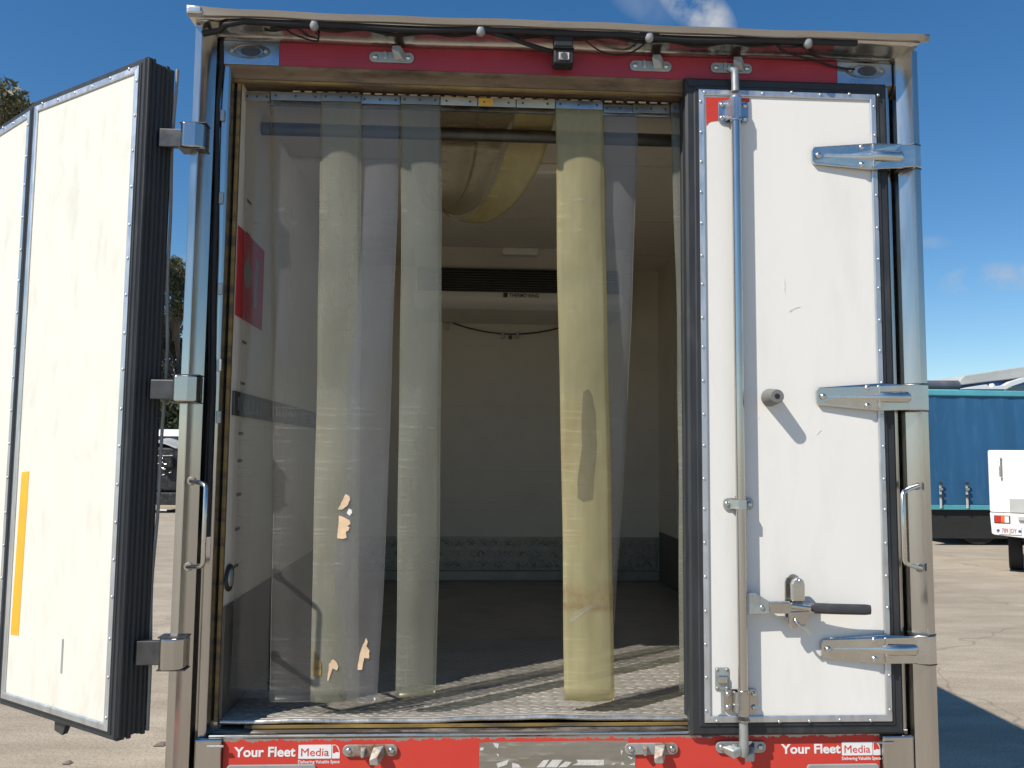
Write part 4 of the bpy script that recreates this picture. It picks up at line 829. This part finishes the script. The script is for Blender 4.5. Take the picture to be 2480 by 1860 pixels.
def film(name, m, root, pix, y): return stick(name, m, root, pix, .085, f4 if root == s4 else f5, .0026, 0)
film('grey_smear', 'pvc_smear', s5, [(1412, 948), (1426, 942), (1436, 960), (1444, 1010), (1446, 1080), (1440, 1150), (1436, 1210), (1412, 1216), (1398, 1205), (1400, 1150), (1410, 1080), (1408, 1010)], .078)
film('scuff_mark', 'pvc_scuff', s5, [(1378, 1506), (1392, 1482), (1420, 1468), (1450, 1462), (1472, 1466), (1450, 1469), (1424, 1475), (1400, 1490), (1384, 1510)], .076)
film('scuff_mark', 'pvc_scuff', s5, [(1356, 490), (1400, 482), (1456, 484), (1456, 488), (1400, 488), (1358, 496)], .078)
# strips hitched up over the bar: they swing back in hanging loops
def spline(P, n=8):
    Q = []
    for i in range(len(P)-1):
        a, b, c_, d = P[max(i-1, 0)], P[i], P[i+1], P[min(i+2, len(P)-1)]
        for k in range(n): t = k/n; Q.append(.5*((2*b)+(c_-a)*t+(2*a-5*b+4*c_-d)*t*t+(3*b-a-3*c_+d)*t**3))
    return Q+[P[-1]]
def loop_strip(label, L, Rr, m, u0, u1, plate, half=None):
    root = empty('curtain_strip', (at((u0+u1)/2, 240, YS).x, YS, 3.24)); tag(root, label, 'curtain strip', GRP)
    A = spline([at(*q) for q in L]); B = spline([at(*q) for q in Rr]); n = len(A)-1
    def fn(s, t):
        i = int(round(t*n)); p = A[i].lerp(B[i], s); p.y += .010*math.sin(math.pi*s); return p
    sheet_obj(MB().grid(fn, 8, n), m, 'pvc_edge', root); clamp(root, u0, u1, plate, YS-.006, 2, half); return root
bar_y = .34
loop_strip('looped PVC strip hitched over the bar, brown stained, left of the other two', [(1068, 246, .10), (1066, 285, .22), (1064, 318, .375), (1062, 360, .40), (1060, 420, .44), (1058, 480, .52), (1040, 512, .62), (1015, 470, .70), (1000, 400, .72)],
           [(1157, 246, .10), (1156, 285, .22), (1155, 318, .375), (1152, 360, .40), (1140, 420, .44), (1118, 480, .52), (1078, 508, .62), (1040, 470, .70), (1020, 400, .72)], 'pvc_stained', 1066, 1157, 'plate_tan')
loop_strip('looped PVC strip hitched over the bar, middle of three, clamp part yellow', [(1157, 248, .104), (1156, 287, .225), (1154, 319, .38), (1150, 370, .42), (1136, 430, .47), (1108, 488, .56), (1070, 508, .66), (1030, 470, .74), (1010, 400, .76)],
           [(1250, 248, .104), (1240, 287, .225), (1225, 319, .38), (1208, 380, .42), (1186, 450, .47), (1150, 505, .56), (1095, 520, .66), (1045, 480, .74), (1020, 400, .76)], 'pvc_stained', 1157, 1250, 'plate_tan', 'plate_yellow')
loop_strip('looped yellowish PVC strip hitched over the bar, right of the other two', [(1250, 250, .108), (1245, 289, .23), (1236, 320, .385), (1215, 390, .44), (1190, 455, .50), (1150, 510, .60), (1100, 530, .70), (1050, 490, .80), (1020, 400, .84)],
           [(1345, 250, .108), (1342, 289, .23), (1334, 320, .385), (1312, 390, .44), (1280, 450, .50), (1226, 512, .60), (1160, 540, .70), (1080, 515, .80), (1030, 400, .84)], 'pvc_yellow', 1250, 1345, 'plate_tan')

# ================================================================== blue curtain-sided trailer on the right
bt = empty('curtain_trailer', (16, 17.2, 0)); tag(bt, 'blue curtain-sided trailer parked beyond the right side of the truck', 'trailer')
ty0 = 15.95; tx0 = at(2252, 1200, ty0).x; ztop = at(2400, 946, ty0).z; zbot = at(2400, 1233, ty0).z; zr = at(2400, 960, ty0).z
def cur(s, t):
    x = tx0+(13)*s; return (x, ty0-.012*math.sin(x*3.7+math.sin(x*1.3)*2)*(1-abs(2*t-1))-.006*math.sin(x*8.1+3*t)-.004*math.sin(x*19+t*5), zbot+.10+(zr-zbot-.10)*t)
cu_ = MB().grid(cur, 160, 6).build('curtain', 'curtain_blue', bt, smooth=60)
MB().box(tx0-.02, tx0+13, ty0-.04, ty0+2.45, zr, ztop).build('roof_rail', 'rail_cyan', bt, bevel=.02)
MB().box(tx0, tx0+13, ty0-.02, ty0+2.4, zbot-.02, zbot+.09).build('side_rail', 'rail_cyan', bt, bevel=.01)
MB().box(tx0, tx0+13, ty0+.05, ty0+2.4, zbot+.1, zr).build('box_body', 'curtain_blue', bt)
MB().box(tx0+.3, tx0+13, ty0+.5, ty0+1.9, zbot-.35, zbot-.03).build('chassis', 'tyre', bt)
for wx in (1.2, 2.5, 3.8):
    for wy in (.25, 2.05):
        MB().tube([(tx0+wx, ty0+wy-.14, .5), (tx0+wx, ty0+wy+.14, .5)], .5, 24).build('wheel', 'tyre', bt, bevel=.03)
MB().box(tx0+.05, tx0+12.9, ty0+.06, ty0+.12, .16, zbot-.03).build('underside_dark', 'tyre', bt)  # black sheet added to keep the space under the trailer dark
for u in (2278, 2342):
    p = at(u, 1200, ty0-.05); h = at(u, 1168, ty0).z
    sp = MB().box(p.x-.022, p.x+.022, ty0-.06, ty0-.045, zbot+.02, h).build('tension_strap', 'strap_pale', bt)
    for k, zz in enumerate((.30, .45, .58)): MB().box(p.x-.045, p.x+.045, ty0-.085, ty0-.061, zbot+zz-.03, zbot+zz+.03).build('buckle', ('dark_steel', 'chrome_bits', 'dark_steel')[k], sp, bevel=.006)
for k in range(3, 20):
    x = at(2278, 1200, ty0).x+k*.52
    sp = MB().box(x-.022, x+.022, ty0-.06, ty0-.045, zbot+.02, zbot+.70).build('tension_strap', 'strap_pale', bt)
# rolled tarp and cab of a lorry behind the trailer
pa, pb = at(2235, 932, 18.6), at(2321, 932, 18.6)
rt = MB().tube([(pa.x-1.5, 18.6, pa.z-.02), (pa.x, 18.6, pa.z-.02), (pb.x-.02, 18.6, pb.z-.02), (pb.x, 18.6, pb.z-.02)], [.13, .135, .135, .12], 16).build('air_duct', 'dark_grey_tarp', None, bevel=.01, smooth=50)
tag(rt, 'dark grey horizontal duct lying behind the top of the blue trailer', 'duct')
MB().box(pa.x-1.2, pb.x-.05, 18.5, 18.7, 0.0, pa.z-.12).build('duct_stand', 'vehicle_grey', rt)
lc = empty('lorry_cab', (14, 22, 0)); tag(lc, 'pale grey lorry cab roof showing above the blue trailer at the right edge', 'lorry')
def lp2(u, v, y): q = at(u, v, y); return (q.x, q.z)
yc = 20.5
roof = [lp2(u, v, yc) for u, v in ((2322, 934), (2326, 918), (2336, 909), (2400, 899), (2480, 887), (2600, 872), (2600, 905), (2480, 916), (2400, 924))]
MB().plate(roof, yc, yc+2.2).build('roof_fairing', 'vehicle_grey', lc, bevel=.03)
body = [lp2(u, v, yc+.05) for u, v in ((2322, 936), (2400, 925), (2480, 917), (2600, 906), (2600, 1150), (2322, 1150))]
MB().plate(body, yc+.05, yc+2.1).build('cab_body', 'navy_paint', lc)
arc = [lp2(u, v, yc-.3) for u, v in ((2322, 943), (2350, 937), (2390, 931), (2398, 937), (2404, 937), (2406, 928), (2412, 935), (2432, 933), (2448, 924), (2480, 914), (2560, 905), (2560, 914), (2480, 926), (2450, 936), (2436, 943))]
MB().plate(arc, yc-.3, yc-.1).build('wing_panel', 'vehicle_white', lc, bevel=.01)
MB().plate([lp2(u, v, yc-.05) for u, v in ((2436, 944), (2455, 936), (2600, 918), (2600, 1200), (2436, 1200))], yc-.05, yc+.02).build('cab_side', 'vehicle_grey', lc)
MB().box(at(2322, 1000, yc).x, at(2600, 1000, yc).x, yc+.1, yc+2, .0, 1.6).build('cab_base', 'tyre', lc)

# ================================================================== white service body vehicle at the right edge
vy = 11.5; c0 = at(2396, 1200, vy); ang = R_(-34)
sv = empty('service_vehicle', (c0.x+1, vy+1.5, 0)); tag(sv, 'white service vehicle with rear light and number plate at the right edge', 'vehicle')
def vx(x, y, z): return (c0.x+x*math.cos(ang)-y*math.sin(ang), c0.y+x*math.sin(ang)+y*math.cos(ang), z)
zT, zM, zB = at(2400, 1090, vy).z, at(2400, 1240, vy).z, at(2400, 1294, vy).z
MB(vx).box(0, 1.9, 0, 2.6, zM, zT).build('body', 'vehicle_white', sv, bevel=.03)
MB(vx).plate([(.0, zM-.01), (0.02, zB+.02), (.06, zB), (1.85, zB-.14), (1.9, zM-.01)], -.05, .5).build('rear_skirt', 'vehicle_white', sv, bevel=.01)
MB(vx).box(.30, 1.2, -.012, -.002, zM+.02, zM+.24).build('tail_panel', 'vehicle_grey', sv)
MB(vx).tube([(.20, -.005, zT-.14), (.175, -.06, zT-.16), (.175, -.06, zT-.45), (.20, -.005, zT-.47)], .014, 10).build('grab_handle', 'chrome_bits', sv, smooth=60)
MB(vx).box(.06, .30, -.062, -.051, zM-.18, zM-.05).build('light_housing', 'black_plastic', sv, bevel=.01)
MB(vx).box(.07, .16, -.072, -.0625, zM-.17, zM-.06).build('rear_light', 'red_lens', sv, bevel=.006)
MB(vx).box(.162, .215, -.071, -.0625, zM-.17, zM-.06).build('rear_light', 'amber_lens', sv, bevel=.006)
MB(vx).box(.217, .285, -.071, -.0625, zM-.17, zM-.06).build('rear_light', 'plate_white', sv, bevel=.006)
np_ = MB(vx).box(.12, .46, -.066, -.058, zM-.37, zM-.235).build('number_plate', 'plate_white', sv, bevel=.006)
text_part('lettering', '789 JDY', 'plate_maroon', sv, (0, .22), .075, lambda x, h, d: vx(.17+x, -.0665-d, zM-.34+h), bold=.01)
for x in (.115, .435): MB(vx).tube([(x, -.070, zM-.305), (x, -.062, zM-.305)], .024, 12).build('plate_bolt', 'blue_print', sv)
MB(vx).box(.50, .9, -.06, -.052, zM-.40, zM-.30).build('step_recess', 'vehicle_grey', sv)
MB(vx).box(.42, 1.8, -.10, -.052, zM-.12, zM-.05).build('lamp_bar', 'vehicle_grey', sv, bevel=.01)
for x in (.25, 1.45): MB(vx).tube([(x, .9, .36), (x+.22, .9, .36)], .36, 24).build('wheel', 'tyre', sv, bevel=.03)
MB(vx).box(.6, 1.3, .1, 2.2, .3, zB+.1).build('underbody', 'tyre', sv)
MB(vx).rings([[(.62, -.30, .50), (.72, -.30, .50), (.72, -.10, .52), (.62, -.10, .52)], [(.60, -.32, .58), (.74, -.32, .58), (.74, -.1, .62), (.60, -.1, .62)], [(.64, -.2, .7), (.70, -.2, .7), (.7, -.1, .7), (.64, -.1, .7)]], cap=True).build('tow_hitch', 'dark_steel', sv, bevel=.02)
MB(vx).box(.60, .66, -.33, -.321, .42, .52).build('hitch_tag', 'yellow_tape', sv)

# ================================================================== wrecked bonneted truck seen through the gap on the left
wy_ = 25.0
wt = empty('parked_truck', (at_z(410, 1240, 0).x, 26.5, 0)); tag(wt, 'stripped white parked truck with bare engine, seen between left door leaf and post', 'truck')
def wp(u, v, y=wy_): q = at(u, v, y); return (q.x, q.z)
wc = wp(408, 1100)[0]
def W(v): return wp(410, v)[1]
MB().rings([[(wc-1.05, wy_+1.0, W(1085)), (wc+.32, wy_+1.0, W(1085)), (wc+.32, wy_+2.6, W(1085)), (wc-1.05, wy_+2.6, W(1085))], [(wc-.95, wy_+1.25, W(1046)), (wc+.22, wy_+1.25, W(1046)), (wc+.22, wy_+2.6, W(1046)), (wc-.95, wy_+2.6, W(1046))], [(wc-.85, wy_+1.5, W(1037)), (wc+.16, wy_+1.5, W(1037)), (wc+.16, wy_+2.5, W(1037)), (wc-.85, wy_+2.5, W(1037))]], cap=True).build('cab', 'vehicle_white', wt, bevel=.03)
MB().rings([[(wc-1.0, wy_+.97, W(1082)), (wc+.27, wy_+.97, W(1082)), (wc+.20, wy_+1.20, W(1054)), (wc-.92, wy_+1.20, W(1054))], [(wc-1.0, wy_+1.0, W(1082)), (wc+.27, wy_+1.0, W(1082)), (wc+.2, wy_+1.24, W(1054)), (wc-.92, wy_+1.24, W(1054))]], cap=True).build('windscreen', 'windscreen', wt)
MB().grid(lambda s, t: (wc-1.0+1.35*s, wy_-.1+1.1*t, W(1078)+.24*math.sin(math.pi*min(1, s*1.05))*(.8+.2*t)-.10*(1-t)), 12, 6).build('bonnet', 'vehicle_grey', wt, smooth=60).modifiers.new('s', 'SOLIDIFY').thickness = .03
MB().box(wc-.75, wc+.45, wy_-.05, wy_+1.0, W(1190), W(1084)).build('engine_block', 'engine_grime', wt, bevel=.06)
MB().box(wc-.22, wc+.22, wy_-.3, wy_-.06, W(1134), W(1106)).build('radiator_tank', 'engine_grime', wt, bevel=.05)
MB().tube([(wc-.22, wy_-.32, W(1104)), (wc+.25, wy_-.32, W(1103))], .018, 8).build('radiator_bar', 'chrome_bits', wt)
for k in range(9):
    x, z = wc-.25+random.random()*.5, W(1110+random.random()*80); MB().tube([(x, wy_-.33, z), (x+.05+.05*random.random(), wy_-.34, z+.03*random.random())], .022, 8).build('engine_fitting', 'chrome_bits', wt, bevel=.004)
MB().box(wc-1.0, wc+.7, wy_-.25, wy_+.2, W(1222), W(1192)).build('bumper', 'engine_grime', wt, bevel=.03)
MB().box(wc-.16, wc+.12, wy_-.29, wy_-.252, W(1236), W(1232)).build('tow_bar', 'vehicle_white', wt, bevel=.005)
for sx in (-1.0, .45): MB().tube([(wc+sx, wy_+.5, .5), (wc+sx+.3, wy_+.5, .5)], .5, 20).build('wheel', 'tyre', wt, bevel=.04)
MB().box(wc-.6, wc+.5, wy_+.2, wy_+5, .35, 1.0).build('chassis', 'tyre', wt)
MB().rings([[(wc+.62, wy_+2.8, .8), (wc+2.6, wy_+2.8, .8), (wc+2.6, wy_+5.4, .8), (wc+.62, wy_+5.4, .8)], [(wc+.66, wy_+2.8, W(1042)), (wc+2.5, wy_+2.8, W(1042)), (wc+2.5, wy_+5.4, W(1042)), (wc+.66, wy_+5.4, W(1042))]], cap=True)
vb = empty('parked_van', (wc+1.2, wy_+4, 0)); tag(vb, 'dark blue van with a white roof behind the stripped truck', 'van')
MB().box(wc+.34, wc+2.2, wy_+3.0, wy_+7, .5, W(1042)).build('body', 'navy_paint', vb, bevel=.08)
MB().box(wc+.36, wc+2.18, wy_+3.02, wy_+6.9, W(1041), W(1036)).build('roof', 'vehicle_white', vb, bevel=.03)
for sx in (.5, 1.8): MB().tube([(wc+sx, wy_+3.6, .36), (wc+sx+.22, wy_+3.6, .36)], .36, 20).build('wheel', 'tyre', vb, bevel=.03)
# leaf litter on the concrete
for (u, v, s) in ((386, 1803, .03), (160, 1848, .02)):
    p = at_z(u, v, .006); MB().grid(lambda a, b: (p.x+(a-.5)*s*2.4+.01*b, p.y+(b-.5)*s*2, .006+.012*math.sin(3*a)*b), 3, 2).build('dry_leaf', 'bark', None); tag(bpy.context.scene.objects[-1] if False else list(COL.objects)[-1], 'small dry brown leaf on the concrete %s' % ('by the left post' if u > 300 else 'at the bottom left corner'), 'leaf')

# ================================================================== trees behind the yard on the left
def tree(name, label, base, h, spread, m, n_leaf, leaf, low=.35, seed=0, clumps=26, squash=.75):
    r = random.Random(seed); g_ = np.random.default_rng(seed); root = empty(name, base); tag(root, label, 'tree', 'trees beyond the yard')
    B = Vector(base); tr = MB(); k = [B+Vector((math.sin(i*.9+seed)*.02*h*i/5, math.cos(i*.7+seed)*.02*h*i/5, h*.82*i/7)) for i in range(8)]
    tr.tube(k, [h*.022*(1-.11*i) for i in range(8)], 9)
    cl = []
    for i in range(clumps):
        t = r.random(); z = h*(low+(1-low)*(t**.8)); rad = spread*(1-.55*abs((z/h-low)/(1-low)-.45)*1.6)*(.35+.65*r.random()); a = r.random()*6.283
        p = B+Vector((math.cos(a)*rad, math.sin(a)*rad, z)); cl.append((p, spread*(.20+.20*r.random())))
        j = k[min(7, max(1, int(z/h*7)))]-Vector((0, 0, h*.06)); mid = j.lerp(p, .5)+Vector((0, 0, h*.02)); tr.tube([j, mid, p], [h*.008, h*.005, h*.002], 6)
    tr.build('trunk', 'bark', root, smooth=60)
    V = []; F = []
    w = np.array([c_[1]**2 for c_ in cl]); w /= w.sum(); idx = g_.choice(len(cl), n_leaf, p=w)
    d = g_.normal(size=(n_leaf, 3)); d /= np.linalg.norm(d, axis=1)[:, None]; rad = g_.random(n_leaf)**.45
    cen = np.array([list(c_[0]) for c_ in cl])[idx]+d*(rad*np.array([c_[1] for c_ in cl])[idx])[:, None]*np.array([1, 1, squash])
    a = g_.normal(size=(n_leaf, 3)); a[:, 2] -= .6; a /= np.linalg.norm(a, axis=1)[:, None]; b = np.cross(a, g_.normal(size=(n_leaf, 3))); b /= np.linalg.norm(b, axis=1)[:, None]
    s = leaf*(.6+.8*g_.random(n_leaf))[:, None]
    P = np.stack([cen-a*s, cen+b*s*.32, cen+a*s, cen-b*s*.32], 1).reshape(-1, 3); c0_ = P.mean(0)
    me = bpy.data.meshes.new('crown'); me.from_pydata((P-c0_).tolist(), [], [(4*i, 4*i+1, 4*i+2, 4*i+3) for i in range(n_leaf)]); me.materials.append(MATS[m]); place('crown', me, Vector(c0_), root)
def gp(u, y): d = ray(u, 1090); return Vector((CAM.x+d.x/d.y*(y-CAM.y), y, 0))
tree('gum_tree', 'tall gum tree whose top shows above the middle door leaf, far left', gp(62, 36), 17.6, 3.2, 'leaves_gum', 18000, .17, .3, 3, 34)
tree('gum_tree', 'olive gum tree seen in the gap left of the post, reaching highest there', gp(425, 40), 11.6, 2.6, 'leaves_gum', 16000, .15, .28, 5, 34)
tree('gum_tree', 'brownish gum tree half hidden behind the left door leaf', gp(290, 44), 12.5, 3.2, 'leaves_brown', 9000, .17, .3, 8, 26)
tree('gum_tree', 'bushy gum tree top at the left picture edge', gp(-50, 34), 16.8, 3.0, 'leaves_gum', 9000, .17, .3, 11, 26)
def shrub(label, base, rx_, h, n, m, seed):
    g_ = np.random.default_rng(seed); root = empty('shrub', base); tag(root, label, 'shrub', 'shrubs beyond the yard')
    tr = MB()
    for i in range(7):
        a = i*.9; tr.tube([Vector(base), Vector(base)+Vector((math.cos(a)*rx_*.3, math.sin(a)*rx_*.3, h*.4)), Vector(base)+Vector((math.cos(a)*rx_*.6, math.sin(a)*rx_*.6, h*.8))], [.05, .035, .015], 6)
    tr.build('stem', 'bark', root)
    d = g_.normal(size=(n, 3)); d /= np.linalg.norm(d, axis=1)[:, None]; d *= (g_.random(n)**.35)[:, None]*(1+.18*np.sin(d[:, :1]*7+d[:, 1:2]*5)); cen = d*np.array([rx_, rx_*.6, h*.5])+np.array([base[0], base[1], h*.5])
    a = g_.normal(size=(n, 3)); a /= np.linalg.norm(a, axis=1)[:, None]; b = np.cross(a, g_.normal(size=(n, 3))); b /= np.linalg.norm(b, axis=1)[:, None]; s = .13*(.6+.8*g_.random(n))[:, None]
    P = np.stack([cen-a*s, cen+b*s*.45, cen+a*s, cen-b*s*.45], 1).reshape(-1, 3); c0_ = P.mean(0)
    me = bpy.data.meshes.new('crown'); me.from_pydata((P-c0_).tolist(), [], [(4*i, 4*i+1, 4*i+2, 4*i+3) for i in range(n)]); me.materials.append(MATS[m]); place('crown', me, Vector(c0_), root)
shrub('dark green shrub behind the stripped truck in the left gap', tuple(gp(430, 33)), 2.2, 4.6, 9000, 'leaves_dark', 2)
shrub('dense dark shrub beside the gap, mostly behind the left door leaf', tuple(gp(330, 34)), 2.4, 4.2, 7000, 'leaves_dark', 4)
